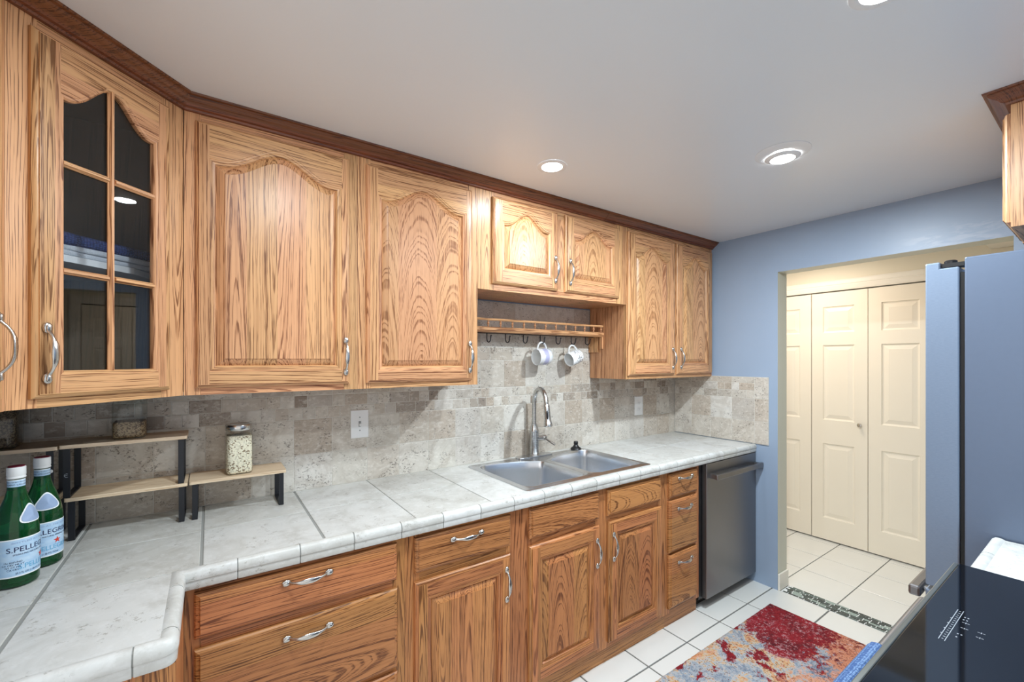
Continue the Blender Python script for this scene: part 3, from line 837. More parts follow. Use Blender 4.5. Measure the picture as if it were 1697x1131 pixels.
base('drawer_cabinet', 'narrow oak base cabinet of three drawers beside the dishwasher', 2.050, 2.355,
     [(2.050, 2.072, .08, BT, 0), (2.308, 2.355, .08, BT, 0)] + rail(2.072, 2.308, [(.08, .125), (.395, .435), (.68, .735), (.835, BT)]), [],
     [(2.056, 2.321, .716, .847, 2.194, .818), (2.054, 2.319, .417, .700, 2.188, .651), (2.053, 2.318, .110, .403, 2.190, .353)])
# peninsula cabinet under the left counter
t = thing('base_cabinet', 'oak end of the base cabinet under the left counter return', 'cabinet', (-.678, -.925, 0))
m = MB(); m.new(0); m.box(0, .600, 0, .920, .08, BT); m.build('carcass', [BASE_V], t)
m = MB(); m.new(0); m.box(.603, .6225, .0, .33, .08, BT); m.build('face_frame', [BASE_V], t)
m = MB(); m.new(0); m.box(.60, .6035, .0, .33, .08, BT)
m.new(0); m.box(.56, .6225, -.014, -.0005, .0, BT); m.new(1); m.box(.0, .56, -.010, -.0005, .0, BT); m.build('end_panel', [BASE_V, BASE_V], t)

# ------------------------------------------------------------------ countertops
CZ = .914
SX0, SX1, SY0, SY1 = 1.128, 1.918, -.565, -.070   # cut-out under the sink rim
def cut(rects, h):
    out = []
    for x0, x1, y0, y1 in rects:
        a0, a1, b0, b1 = max(x0, h[0]), min(x1, h[1]), max(y0, h[2]), min(y1, h[3])
        if a0 >= a1 or b0 >= b1: out.append((x0, x1, y0, y1)); continue
        if y0 < b0: out.append((x0, x1, y0, b0))
        if b1 < y1: out.append((x0, x1, b1, y1))
        if x0 < a0: out.append((x0, a0, b0, b1))
        if a1 < x1: out.append((a1, x1, b0, b1))
    return out
VC = [(-.006, .9135), (-.001, .9160), (.006, .9178), (.014, .9168), (.021, .9115), (.0245, .903), (.0255, .8945), (.0245, .8895), (.0215, .8875), (.0222, .884), (.0225, .868), (.021, .8655), (.012, .8652), (.012, .895), (-.006, .895)]
def vcap_piece(m, path, outs):
    m.new(0); loops = [[(px + ox * d, py + oy * d, z) for d, z in VC] for (px, py), (ox, oy) in zip(path, outs)]
    m.loft(loops, True, True, True)
def vcap_run(m, p, q, out, first, pitch, g=.0018):
    P, Qv = Vector(p), Vector(q); L = (Qv - P).length; d = (Qv - P) / L
    cuts = [0]; s = first
    while s < L - .03: cuts.append(s); s += pitch
    cuts.append(L)
    for i, (a, b) in enumerate(zip(cuts, cuts[1:])):
        a_, b_ = a + (g if i else 0), b - (g if i < len(cuts) - 2 else 0)
        vcap_piece(m, [tuple(P + d * a_), tuple(P + d * b_)], [out, out])
ct = thing('countertop', 'long L shaped pale stone tile countertop around the sink', 'countertop', (0, 0, 0))
m = MB(); m.mi = 1
hole = (SX0, SX1, SY0, SY1)
for r in cut([(-.068, XR - .001, -.6035, -.001)], hole): m.box(r[0], r[1], r[2], r[3], .868, .9118)
m.box(XL + .001, -.068, -.930, -.001, .868, .9118)
m.mi = 0; g = .0016; HY = -.298; YE = -.598
cells = []
xl = [-.018 + .3105 * k for k in range(0, 10)] + [XR - .001]
xl = [-.018, .296, .600, .914, 1.2245, 1.535, 1.8455, 2.156, 2.4665, 2.777, XR - .001]
for a, b in zip(xl, xl[1:]): cells += [(a, b, HY, -.001), (a, b, YE, HY)]
for a, b in ((-.331, -.018),): cells += [(a, b, HY, -.001)]
cells += [(-.331, -.018, YE, HY), (-.331, -.0755, -.928, YE), (XL + .001, -.331, HY, -.001), (XL + .001, -.331, YE, HY), (XL + .001, -.331, -.928, YE)]
def ctile(m, x0, x1, y0, y1, e=.0016):
    if x1 - x0 < .006 or y1 - y0 < .006: return
    m.loft([[(x0, y0, .9105), (x1, y0, .9105), (x1, y1, .9105), (x0, y1, .9105)], [(x0, y0, CZ - e * .6), (x1, y0, CZ - e * .6), (x1, y1, CZ - e * .6), (x0, y1, CZ - e * .6)],
            [(x0 + e, y0 + e, CZ), (x1 - e, y0 + e, CZ), (x1 - e, y1 - e, CZ), (x0 + e, y1 - e, CZ)]], True, False, True)
for c in cells:
    m.new()
    wide = .004
    gl = wide if c[0] in (-.331, -.018, .296) else g; gr = wide if c[1] in (-.331, -.018, .296) else g
    for r in cut([(c[0] + gl, c[1] - gr, c[2] + g, c[3] - g)], hole): ctile(m, *r)
VCG = [(-.006, .9122), (0, .9142), (.006, .9160), (.0135, .9151), (.0196, .9102), (.0229, .9025), (.0238, .8945), (.0225, .8885), (.0198, .8868), (.0204, .884), (.0207, .870), (.0195, .8672), (.012, .8668), (.012, .895), (-.006, .895)]
sweep_path(m, VCG, [(XR - .003, -.598), (-.0755, -.598)] + [(-.0755, -.928)] * 9 + [(XL + .003, -.928)], [(0, -1), (1, -1)] + [(math.cos(R(k * 11.25)), -math.sin(R(k * 11.25))) for k in range(9)] + [(0, -1)], 1)
m.build('tile_top', [STONE, CGROUT], ct)
m = MB()
SE = (-.0755, -.928); IN = (-.0755, -.598)
# inner corner piece, long run, end corner, end run
vcap_piece(m, [(.0635, -.598), IN, (-.0755, -.690)], [(0, -1), (1, -1), (1, 0)])
vcap_run(m, (.0665, -.598), (XR - .002, -.598), (0, -1), .1567, .1567)
vcap_piece(m, [(-.0755, -.693), (-.0755, -.893)], [(1, 0), (1, 0)])
vcap_piece(m, [(-.0755, -.896)] + [SE] * 9 + [(-.1185, -.928)], [(1, 0)] + [(math.cos(R(k * 11.25)), -math.sin(R(k * 11.25))) for k in range(9)] + [(0, -1)])
vcap_run(m, (-.1215, -.928), (XL + .002, -.928), (0, -1), .157, .157)
m.build('edge_trim', [STONE], ct, smooth=35)
# right hand bit of counter between range and fridge, on its own base cabinet
t = thing('base_cabinet', 'hidden base cabinet between the black cooktop range and the fridge', 'cabinet', (1.664, -2.415, 0))
m = MB(); m.new(0); m.box(0, .354, 0, .600, .08, BT); m.build('carcass', [BASE_V], t)
d = door_mesh((-.345, -.009, .107, .69), (-.30, -.055, .158, .633, .633)).build('door', [BASE_V, BASE_H], t, loc=(0, .60, 0), rot=(0, 0, R(180)), smooth=28, front=True)
add_handle(d, -.04, .57)
d = drawer_mesh(-.345, -.009, .721, .846).build('drawer', [BASE_V, BASE_H], t, loc=(0, .60, 0), rot=(0, 0, R(180)))
add_handle(d, -.177, .785, True)
t = thing('countertop', 'small pale stone tile counter between the black cooktop and the fridge', 'countertop', (0, 0, 0))
m = MB(); m.mi = 1; m.box(1.662, 2.022, -2.418, -1.812, .868, .9118); m.mi = 0
for a, b, c, d in ((1.662, 2.022, -2.1, -1.8165), (1.662, 2.022, -2.418, -2.1)): m.new(); ctile(m, a + g, b - g, c + g, d - .003)
m.build('tile_top', [STONE, CGROUT], t)
m = MB()
vcap_run(m, (1.662, -1.8145), (2.022, -1.8145), (0, 1), .18, .18)
m.build('edge_trim', [STONE], t, smooth=35)

# ------------------------------------------------------------------ sink, faucet, stopper
import bmesh
t = thing('kitchen_sink', 'double bowl stainless steel sink set into the tile counter', 'sink', (1.5225, -.315, CZ))
cx, cy = 1.5225, -.315
LB = [(1.134, -.541), (1.494, -.541), (1.497, -.200), (1.40, -.135), (1.26, -.098), (1.134, -.098)]
LBr = rpoly([(x - cx, y - cy) for x, y in LB], [.05, .045, .03, .09, .09, .075], 7)
RBr = [(-x, y) for x, y in reversed(LBr)]
outer = rpoly([(1.106 - cx, -.578 - cy), (1.938 - cx, -.578 - cy), (1.938 - cx, -.050 - cy), (1.106 - cx, -.050 - cy)], .022, 6)
bm = bmesh.new()
def loopv(pts, z): return [bm.verts.new((x, y, z)) for x, y in pts]
def ring(vs): return [bm.edges.get((vs[i], vs[(i + 1) % len(vs)])) or bm.edges.new((vs[i], vs[(i + 1) % len(vs)])) for i in range(len(vs))]
def bridge(a, b):
    for i in range(len(a)):
        j = (i + 1) % len(a); bm.faces.new((a[i], a[j], b[j], b[i]))
o0 = loopv(outer, .0005); o1 = loopv(outer, .0025); o2 = loopv(inset(outer, .004), .0045)
bridge(o0, o1); bridge(o1, o2)
e = ring(o2)
bowls = []
for P_ in (LBr, RBr):
    l0 = loopv(inset(P_, -.012), .0045); e += ring(l0); bowls.append((P_, l0))
bmesh.ops.triangle_fill(bm, edges=e, use_beauty=True)
for P_, l0 in bowls:
    prev = l0
    for i, z in ((-.009, .0062), (-.005, .0068), (-.001, .0052), (.003, -.004), (.006, -.04), (.016, -.155), (.024, -.172), (.040, -.180), (.075, -.182)):
        cur = loopv(inset(P_, i), z); bridge(prev, cur); prev = cur
    bm.faces.new(prev)
bmesh.ops.remove_doubles(bm, verts=bm.verts, dist=1e-6)
bmesh.ops.recalc_face_normals(bm, faces=bm.faces)
me = bpy.data.meshes.new('basin'); bm.to_mesh(me); bm.free()
me.materials.append(STEEL); me.polygons.foreach_set('use_smooth', [True] * len(me.polygons)); me.set_sharp_from_angle(angle=R(40))
o = bpy.data.objects.new('basin', me); COL.objects.link(o); o.parent = t
for sx in (-1, 1):
    m = MB().lathe([(.0, .002), (.012, .002), (.030, .0025), (.040, .004), (.044, .0025), (.044, 0)], 24, (0, 0, 0), False, False)
    m.build('drain', [CHROME], t, (sx * .205, -.02, -.1815), smooth=40)

FX, FY = 1.543, -.062
t = thing('faucet', 'brushed steel pull-down gooseneck faucet behind the sink', 'faucet', (FX, FY, CZ + .0052))
MB().loft([[(x, y, z) for x, y in rpoly([(-.125, -.030), (.125, -.030), (.125, .030), (-.125, .030)], .029, 5)] for z in (0, .0035)], True, True, True).build('deck_plate', [STEEL], t, smooth=40)
MB().lathe([(.031, .0036), (.031, .008), (.0275, .011), (.027, .135), (.0285, .138), (.0285, .146), (.024, .155), (.019, .172), (.0165, .178), (.0165, .186), (.014, .188)], 28).build('body', [CHROME], t, smooth=35)
th = R(16); ux, uy = -math.sin(th), -math.cos(th)
RR = .088; zc = .305
pts = [(0, 0, .186)] + [(0, 0, z) for z in (.22, .26, zc)]
for i in range(1, 15):
    a = PI * i / 14 * .93
    d = RR * (1 - math.cos(a)); pts.append((ux * d, uy * d, zc + RR * math.sin(a)))
a = PI * .93; tx, tz = math.sin(a), math.cos(a)
d = RR * (1 - math.cos(a)); ex, ez = d, zc + RR * math.sin(a)
def along(s_): return (ux * (ex + tx * s_), uy * (ex + tx * s_), ez + tz * s_)
pts.append(along(.012))
MB().tube(pts, .0128, 16).build('neck', [CHROME], t, smooth=50)
sh = MB().tube([along(s_) for s_ in (.010, .014, .018, .06, .095, .115, .118, .128, .131)], [.0135, .0155, .0165, .0172, .0185, .0225, .0235, .0235, .020], 20).build('spray_head', [CHROME], t, smooth=40)
pb = [Vector(along(s_)) + Vector((-uy * .4, ux * .4, 0)).normalized() * 0 + Vector((.58, -.55, 0)) * -.0 for s_ in (.05, .085)]
side = Vector((-.6, -.8, 0)).normalized() * .0165
m = MB().tube([tuple(p + side) for p in (Vector(along(.045)), Vector(along(.060)), Vector(along(.078)), Vector(along(.088)))], [(.004, .003), (.007, .004), (.007, .004), (.004, .003)], 12)
m.build('spray_button', [BLACK], sh, smooth=50, label='black toggle button')
m = MB().tube([(.020, 0, .098), (.060, 0, .098), (.062, 0, .098), (.066, 0, .098), (.084, 0, .098), (.087, 0, .098)], [.0155, .0155, .0125, .0165, .0165, .013], 20)
lv = m.build('lever_hub', [CHROME], t, smooth=40)
MB().tube([(.074, -.008, .096), (.080, -.030, .085), (.092, -.070, .068), (.094, -.076, .0655)], [.0055, .006, .0072, .005], 12).build('lever', [CHROME], lv, smooth=50)
m = MB().lathe([(.033, 0), (.034, .004), (.031, .009), (.020, .016), (.0135, .026), (.012, .030), (.014, .034), (.0135, .046), (.010, .050)], 24)
tag(m.build('sink_stopper', [BLACK], loc=(1.868, -.067, CZ + .0052), smooth=40), 'black rubber sink stopper standing on the back rim of the sink', 'stopper')

# ------------------------------------------------------------------ switch and outlet
t = thing('light_switch', 'white toggle light switch plate on the backsplash', 'switch', (.5665, -.0085, 1.1805))
MB().loft([[(x * k, y, z * k2) for x, z in ((-.0405, -.0645), (.0405, -.0645), (.0405, .0645), (-.0405, .0645))] for k, k2, y in ((1, 1, 0), (1, 1, -.003), (.94, .965, -.0058))], True, True, True).build('plate', [WHITEP], t)
MB().box(-.0055, .0055, -.0064, -.0059, -.013, .013).build('toggle_slot', [GREYP], t)
MB().box(-.004, .004, -.017, -.0066, -.009, .002).build('toggle', [WHITEP], t, bevel=.001)
for z in (-.030, .030): MB().lathe([(.0032, 0), (.003, .0012), (.001, .0015)], 12).build('screw', [GREYP], t, (0, -.0058, z), (R(90), 0, 0))
t = thing('wall_outlet', 'white duplex outlet plate on the backsplash right of the sink', 'outlet', (2.538, -.0085, 1.1445))
MB().loft([[(x * k, y, z * k2) for x, z in ((-.043, -.068), (.043, -.068), (.043, .068), (-.043, .068))] for k, k2, y in ((1, 1, 0), (1, 1, -.003), (.94, .965, -.0058))], True, True, True).build('plate', [WHITEP], t)
for z in (-.021, .021):
    m = MB(); m.mi = 0
    m.loft([[(x, y, z + zz) for x, zz in rpoly([(-.016, -.013), (.016, -.013), (.016, .013), (-.016, .013)], .009, 4)] for y in (-.0059, -.0075)], True, True, True)
    m.mi = 1
    for xx in (-.007, .007): m.box(xx - .0012, xx + .0012, -.0082, -.0076, z - .003, z + .006)
    m.box(-.0018, .0018, -.0082, -.0076, z - .010, z - .0065)
    m.build('socket', [WHITEP, GREYP], t)

# ------------------------------------------------------------------ plate rail with hooks and mugs
RX0, RX1 = 1.0182, 2.0655
t = thing('plate_rail_shelf', 'narrow oak shelf with a spindle gallery rail and black hooks over the sink', 'shelf', (1.0182, 0, 1.618))
ln = RX1 - RX0 - .0165
m = MB(); m.new(0)
pf = [(-.009, .002), (-.118, .002), (-.124, .004), (-.127, .009), (-.131, .013), (-.131, .024), (-.127, .030), (-.009, .030)]
m.loft([[(x, y, z) for y, z in pf] for x in (.0005, ln)], True, True, True); m.build('board', [OAK_H], t)
m = MB(); m.new(0)
pf = [(-.124, .064), (-.112, .064), (-.110, .069), (-.112, .075), (-.124, .075), (-.127, .069)]
m.loft([[(x, y, z) for y, z in pf] for x in (.0005, ln)], True, True, True); m.build('gallery_rail', [OAK_H], t)
spm = MB().lathe([(.0028, .0302), (.0028, .033), (.0055, .035), (.0055, .037), (.003, .039), (.0035, .042), (.0075, .048), (.0055, .053), (.003, .056), (.0055, .059), (.0055, .061), (.003, .0638)], 14).mesh('spindle', [OAK_V], 50)
for k in range(12):
    o = bpy.data.objects.new('spindle', spm); COL.objects.link(o); o.parent = t
    o.location = (1.195 + k * .0775 - 1.0182 - (.012 if k == 11 else 0), -.1185, 0)
hr = MB().box(.01, .992, -.078, -.060, -.0015, .0018).build('hook_rail', [BLKMETAL], t)
hp = [(0, -.069, -.0015), (0, -.069, -.030)] + [(0, -.069 - .019 * (1 - math.cos(R(a))), -.030 - .019 * math.sin(R(a))) for a in range(20, 181, 20)] + [(0, -.109, -.020), (0, -.113, -.012)]
hkm = MB().tube(hp, [.0029] * (len(hp) - 1) + [.0038], 8).mesh('hook', [BLKMETAL], 60)
HKX = [1.217, 1.338, 1.460, 1.582, 1.704, 1.826, 1.948]
for x in HKX:
    o = bpy.data.objects.new('hook', hkm); COL.objects.link(o); o.parent = t; o.location = (x - 1.0182, 0, 0)
m = MB(); m.new(0); xx = RX1 - 1.0182
m.box(xx - .030, xx - .0170, -.088, -.009, -.095, .0015); m.new(0); m.box(xx - .030, xx - .0170, -.124, -.107, -.073, .0015)
m.build('bracket', [OAK_V], t)
def mug(name, label, r, h, mat, loc, tilt, yaw=0):
    t = thing(name, label, 'mug')
    t['group'] = 'mugs on the hooks'
    Rm = Matrix.Rotation(yaw, 4, 'Z') @ Matrix.Rotation(tilt, 4, 'Y') @ Matrix(((0, 0, -1, 0), (0, 1, 0, 0), (1, 0, 0, 0), (0, 0, 0, 1)))
    t.matrix_world = Matrix.Translation(loc) @ Rm
    m = MB(); m.mi = 0
    m.lathe([(r * .80, 0), (r * .93, .004), (r, .012), (r, h - .003), (r - .0015, h)], 32, cap1=False)
    m.mi = 1
    m.lathe([(r - .0015, h), (r - .004, h - .003), (r - .0045, .010), (r * .7, .006)], 32, cap0=False)
    m.build('cup', [mat, MUGW], t, smooth=40)
    hw = .040
    pts = [(r - .004 + hw * math.sin(R(a)) * 1.0, 0, h * .52 - (h * .35) * math.cos(R(a))) for a in range(0, 181, 12)]
    MB().tube(pts, [(.0066, .0050)] * len(pts), 10).build('handle', [MUGW], t, smooth=60)
    return t
mug('mug', 'white mug with a lilac glazed band hanging on the left', .0475, .092, MUGL, (1.627, -.090, 1.4950), R(-3), R(0))
mug('mug', 'white mug with small black printed marks hanging tilted on the right', .0425, .092, MUGD, (1.876, -.090, 1.5015), R(-17), R(0))

# ------------------------------------------------------------------ little shelf risers
def riser(label, x0, x1, zb, zt, logo=False, tagl=False):
    t = thing('shelf_riser', label, 'shelf riser', (x0, -.169, zb), 0, 'pine shelf risers on the counter')
    L = x1 - x0; H_ = zt - zb
    m = MB(); m.new(0)
    m.loft([[(x, y, z) for x, y in rpoly([(0, 0), (L, 0), (L, .152), (0, .152)], .006, 3)] for z in (H_ - .011, H_)], True, True, True)
    m.build('board', [PALE], t)
    for s_, xx in (('l', .0085), ('r', L - .0245)):
        m = MB(); b = H_ - .0112
        m.box(xx, xx + .016, .004, .009, .0002, b); m.box(xx, xx + .016, .139, .144, .0002, b); m.box(xx, xx + .016, .009, .139, .0002, .005); m.box(xx, xx + .016, .009, .139, b - .005, b)
        lf = m.build('leg_frame', [BLKMETAL], t)
        if logo and s_ == 'l':
            q = MB(); q.tube([(xx + .0085 + .0055 * math.cos(R(a)), .0036, .070 + .0055 * math.sin(R(a))) for a in range(70, 300, 15)], .0008, 6)
            q.tube([(xx + .0045, .0036, .070), (xx + .0105, .0036, .0715)], .0007, 6)
            q.build('printed_mark', [MARK], lf, label='white curved mark')
        if tagl and s_ == 'r':
            q = MB().loft([[(xx + .008 + x, y, .088 + z) for x, z in rpoly([(-.0095, -.0055), (.0075, -.0055), (.0075, .0055), (-.0095, .0055)], .0055, 4)] for y in (.0038, .0034)], True, True, True)
            q.build('sticker', [WHITEP], lf, label='small white oval sticker')
    return t
riser('lower pine riser standing on the counter in the middle of the shelf stack', -.3655, -.0615, CZ + .001, 1.0475)
riser('upper pine riser with white mark on its black leg, stacked on the middle riser', -.376, -.063, 1.0480, 1.2115, True)
riser('single pine and black metal riser carrying the lidded oat jar', -.0575, .2445, CZ + .001, 1.0495)
riser('far left lower pine riser behind the green bottles', -.6775, -.380, CZ + .001, 1.0475)
riser('far left upper pine riser above the green bottles, at the picture edge', -.6775, -.3795, 1.0480, 1.2095, False, True)

# ------------------------------------------------------------------ jars
def jar(label, x, y, z, side, h, fill, grain, rot, lid=True):
    t = thing('glass_jar', label, 'jar', (x, y, z), rot, 'glass storage jars')
    hs = side / 2
    def sq(k, rr): return rpoly([(-hs * k, -hs * k), (hs * k, -hs * k), (hs * k, hs * k), (-hs * k, hs * k)], rr, 5)
    def circ(r, n): return None
    n = len(sq(1, .02))
    def ringp(r): return [(r * math.cos(2 * PI * (i + .5) / n - PI * .75 - PI / n * .0), r * math.sin(2 * PI * (i + .5) / n - PI * .75)) for i in range(n)]
    sp = [(.86, .014, 0), (.96, .018, .004), (1, .02, .012), (1, .02, h * .80), (.93, .022, h * .88)]
    loops = [[(a, b, zz) for a, b in sq(k, rr)] for k, rr, zz in sp] + [[(a, b, h * .93) for a, b in ringp(hs * .96)], [(a, b, h) for a, b in ringp(hs * .96)]]
    MB().loft(loops, True, True, False).build('glass_body', [JARGLASS], t, smooth=50)
    fs = [(.84, .014, .003), (.93, .018, .006), (.955, .02, .013), (.955, .02, fill - .004), (.90, .02, fill)]
    MB().loft([[(a, b, zz) for a, b in sq(k, rr)] for k, rr, zz in fs], True, True, True).build('grain', [grain], t, smooth=50, label='loose dry grain')
    if lid:
        MB().lathe([(hs * 1.01, h - .011), (hs * 1.04, h - .009), (hs * 1.04, h + .008), (hs * 1.00, h + .0105), (hs * .84, h + .0105), (hs * .82, h + .0095), (0, h + .0095)], 32, cap1=False).build('lid', [NICKEL], t, smooth=40, label='silver screw lid')
    return t
jar('lidded glass jar of pale oats on the lone right riser', .0915, -.112, 1.0502, .0845, .172, .142, OATS, R(4))
jar('glass jar part filled with brown grain on the upper middle riser', -.2195, -.098, 1.2122, .088, .144, .056, SEEDS, R(3), lid=False)
jar('glass jar full of dark grain at the left picture edge', -.520, -.100, 1.2102, .098, .144, .125, DARKSEEDS, R(3), lid=False)

# ------------------------------------------------------------------ bottles
def text_mesh(s, size):
    cu = bpy.data.curves.new('text', 'FONT'); cu.body = s; cu.size = size; cu.align_x = 'CENTER'; cu.align_y = 'CENTER'; cu.resolution_u = 3
    o = bpy.data.objects.new('text', cu); COL.objects.link(o)
    dg = bpy.context.evaluated_depsgraph_get()
    me = bpy.data.meshes.new_from_object(o.evaluated_get(dg))
    V = [tuple(v.co) for v in me.vertices]; F = [tuple(p.vertices) for p in me.polygons]
    bpy.data.objects.remove(o); bpy.data.meshes.remove(me); bpy.data.curves.remove(cu)
    return V, F
def wrap_text(m, s, size, r, ang, z, mi=0, bold=1.0, width=None):
    V, F = text_mesh(s, size)
    if not V: return
    x0 = min(v[0] for v in V); x1 = max(v[0] for v in V)
    k = width / (x1 - x0) if width else 1
    base_ = m.add([(r * math.sin(ang + v[0] * k / r), -r * math.cos(ang + v[0] * k / r), z + v[1]) for v in V])
    for f in F: m.face([base_ + i for i in f], mi)
def bottle(label, x, y, ang):
    """ang: label centre direction, 0 = towards -y, positive turns to +x"""
    t = thing('glass_bottle', label, 'bottle', (x, y, CZ + .0012), 0, 'green water bottles on the counter')
    r = .0405
    prof = [(.030, .001), (.037, .002), (r, .008), (r, .135), (.0395, .145), (.036, .163), (.029, .190), (.0205, .215), (.0165, .232), (.0150, .250), (.0150, .262)]
    MB().lathe(prof, 40).build('glass', [GREEN], t, smooth=50)
    MB().lathe([(.0155, .2625), (.0170, .264), (.0170, .266), (.0162, .268), (.0162, .2695), (.0170, .271), (.0168, .290), (.0155, .2915)], 30, ms=None).build('cap', [CAP], t, smooth=40, label='white screw cap')
    MB().lathe([(.0150, .2918), (.0158, .2925), (.0150, .2935)], 30).build('cap_top', [CAPR], t, label='crimson cap top')
    n = 40; rl = r + .0006
    def band(m, r0, z0, r1, z1, mi, a0=-PI, a1=PI):
        k = n; m.mi = mi
        L0 = [(r0 * math.sin(a0 + (a1 - a0) * j / k), -r0 * math.cos(a0 + (a1 - a0) * j / k), z0) for j in range(k + 1)]
        L1 = [(r1 * math.sin(a0 + (a1 - a0) * j / k), -r1 * math.cos(a0 + (a1 - a0) * j / k), z1) for j in range(k + 1)]
        m.loft([L0, L1], False)
    m = MB()
    band(m, rl, .0275, rl, .0305, 1); band(m, rl, .0305, rl, .1175, 0); band(m, rl, .1175, rl, .1205, 1)
    rt = rl + .0005
    wrap_text(m, 'S.PELLEGRINO', .0175, rt, ang, .0935, 2, width=.118)
    wrap_text(m, 'SPARKLING NATURAL MINERAL WATER', .0055, rt, ang, .0815, 2, width=.096)
    wrap_text(m, 'BOTTLED AT THE SOURCE', .0055, rt, ang, .1105, 5, width=.100)
    wrap_text(m, 'S.PELLEGRINO', .0165, rt, ang + .25, .0500, 4, width=.098)
    wrap_text(m, '25.3 FL OZ (1.58 PT) 750 ml', .0062, rt, ang - .35, .0360, 2, width=.058)
    for k, zz in enumerate((.0640, .0580, .0520, .0460)):
        wrap_text(m, ('15c REFUND', 'CA CRV ME VT', 'NY CT MA', 'CA CRV')[k], .0058, rt, ang - 1.15, zz, 2)
    # red star
    st = []
    for k in range(10):
        rr = .0095 if k % 2 == 0 else .0036; a = PI / 2 + k * PI / 5; st.append((rr * math.cos(a), rr * math.sin(a)))
    for k in range(10):
        p, q = st[k], st[(k + 1) % 10]; aa = ang + .30
        P3 = [(rt * math.sin(aa + u / rt), -rt * math.cos(aa + u / rt), .0665 + v) for u, v in ((0, 0), p, q)]
        m.mi = 3; m.poly(P3)
    m.build('label', [LABEL, LBLW, NAVYP, REDP, TEALP, GREYB], t, smooth=60, label='pale blue paper label')
    m = MB(); band(m, .0160, .2345, .0156, .2365, 1); band(m, .0156, .2365, .0156, .2585, 0); band(m, .0156, .2585, .0158, .2605, 1)
    for k in range(3): wrap_text(m, 'S.PELLEGRINO', .005, .0160, ang + (k - 1) * 2.1, .248, 2); wrap_text(m, 'SAN PELLEGRINO TERME', .0032, .0160, ang + (k - 1) * 2.1, .2545, 2)
    m.build('neck_label', [LABEL, LBLW, NAVYP], t, smooth=60, label='pale blue neck band')
    # rounded triangular medallion on the shoulder
    m = MB()
    def shoulder(u, v):   # v height offset about .178
        z = .172 + v
        for (ra, za), (rb, zb_) in zip(prof, prof[1:]):
            if za <= z <= zb_: rr = ra + (rb - ra) * (z - za) / (zb_ - za) + .0012; break
        aa = ang - .15 + u / .033
        return (rr * math.sin(aa), -rr * math.cos(aa), z)
    tri = rpoly([(-.034, -.019), (.034, -.019), (.0, .040)], .030, 8)
    for k, mi in ((1.0, 1), (.86, 0)):
        off = Vector((0, 0, 0))
        pts = [shoulder(u * k, v * k) for u, v in tri]
        if k < 1: pts = [(p[0] * 1.012, p[1] * 1.012, p[2]) for p in pts]
        c = shoulder(0, 0); c = (c[0] * (1.06 if k == 1 else 1.075), c[1] * (1.06 if k == 1 else 1.075), c[2])
        m.mi = mi
        for p, q in zip(pts, pts[1:] + pts[:1]): m.poly([c, p, q])
    m.build('shoulder_medallion', [GREYB, LBLW], t, label='pale blue rounded triangle medallion')
    return t
bottle('green glass water bottle with blue label standing nearest the counter front', -.396, -.440, R(72))
bottle('green glass water bottle with blue label, behind the front bottle', -.3755, -.3285, R(38))
bottle('green glass water bottle cut off by the left picture edge', -.503, -.285, R(60))

# ------------------------------------------------------------------ folded cloths in the glass cabinet
def folded(name, label, lx, ly, z, sx, sy, h, mat, layers=2, wob=.003):
    m = MB()
    for k in range(layers):
        z0 = k * h / layers; hh = h / layers; N = 40
        for_l = []
        for u in range(9):
            a = PI * u / 8; zz = z0 + hh / 2 - hh / 2 * math.cos(a); kk = 1 - .5 * hh * (1 - math.sin(a)) / sx * 2
            pts = []
            for j in range(N):
                b = 2 * PI * j / N; cx_, sy_ = math.cos(b), math.sin(b)
                e_ = .35
                X_ = sx / 2 * math.copysign(abs(cx_) ** e_, cx_) * kk + wob * math.sin(3 * b + k); Y_ = sy / 2 * math.copysign(abs(sy_) ** e_, sy_) * kk + wob * math.cos(4 * b + 2 * k)
                pts.append((X_, Y_, zz + .0015 * math.sin(5 * b + k * 2) * (1 if u > 4 else 0)))
            for_l.append(pts)
        m.new(); m.loft(for_l, True, True, True)
    wx = DX + (lx - ly) * c45; wy = DY + (lx + ly) * c45
    o = m.build(name, [mat], loc=(wx, wy, z), rot=(0, 0, R(45)), smooth=60)
    return o
tag(folded('folded_towel', '', .315, .215, UB + SHZ + .0020, .36, .20, .030, TOWELW, 2), 'white folded towel on the shelf inside the glass cabinet', 'towel')
tag(folded('folded_blanket', '', .305, .215, UB + SHZ + .0335, .35, .19, .034, NAVYK, 1), 'navy blue knitted cloth folded on top of the white towel', 'blanket')

# ------------------------------------------------------------------ dishwasher
t = thing('dishwasher', 'dark stainless dishwasher under the counter end by the blue wall', 'dishwasher', (2.357, -.62, 0))
MB().box(.0, .6195, .032, .61, .0605, .864).build('tub', [BLACK], t)
MB().box(.012, .612, .075, .60, 0, .0600).build('toe_kick', [BLACK], t)
dm = MB(); dm.box(.035, .6165, 0, .0315, .066, .8615); d = dm.build('door', [DWSTEEL], t, bevel=.003)
m = MB(); m.box(.062, .612, -.052, -.034, .772, .803); h_ = m.build('handle', [DWSTEEL], d, bevel=.004, label='straight bar handle')
MB().box(.066, .092, -.0335, -.0005, .775, .800).build('handle_post', [DWSTEEL], h_); MB().box(.582, .608, -.0335, -.0005, .775, .800).build('handle_post', [DWSTEEL], h_)

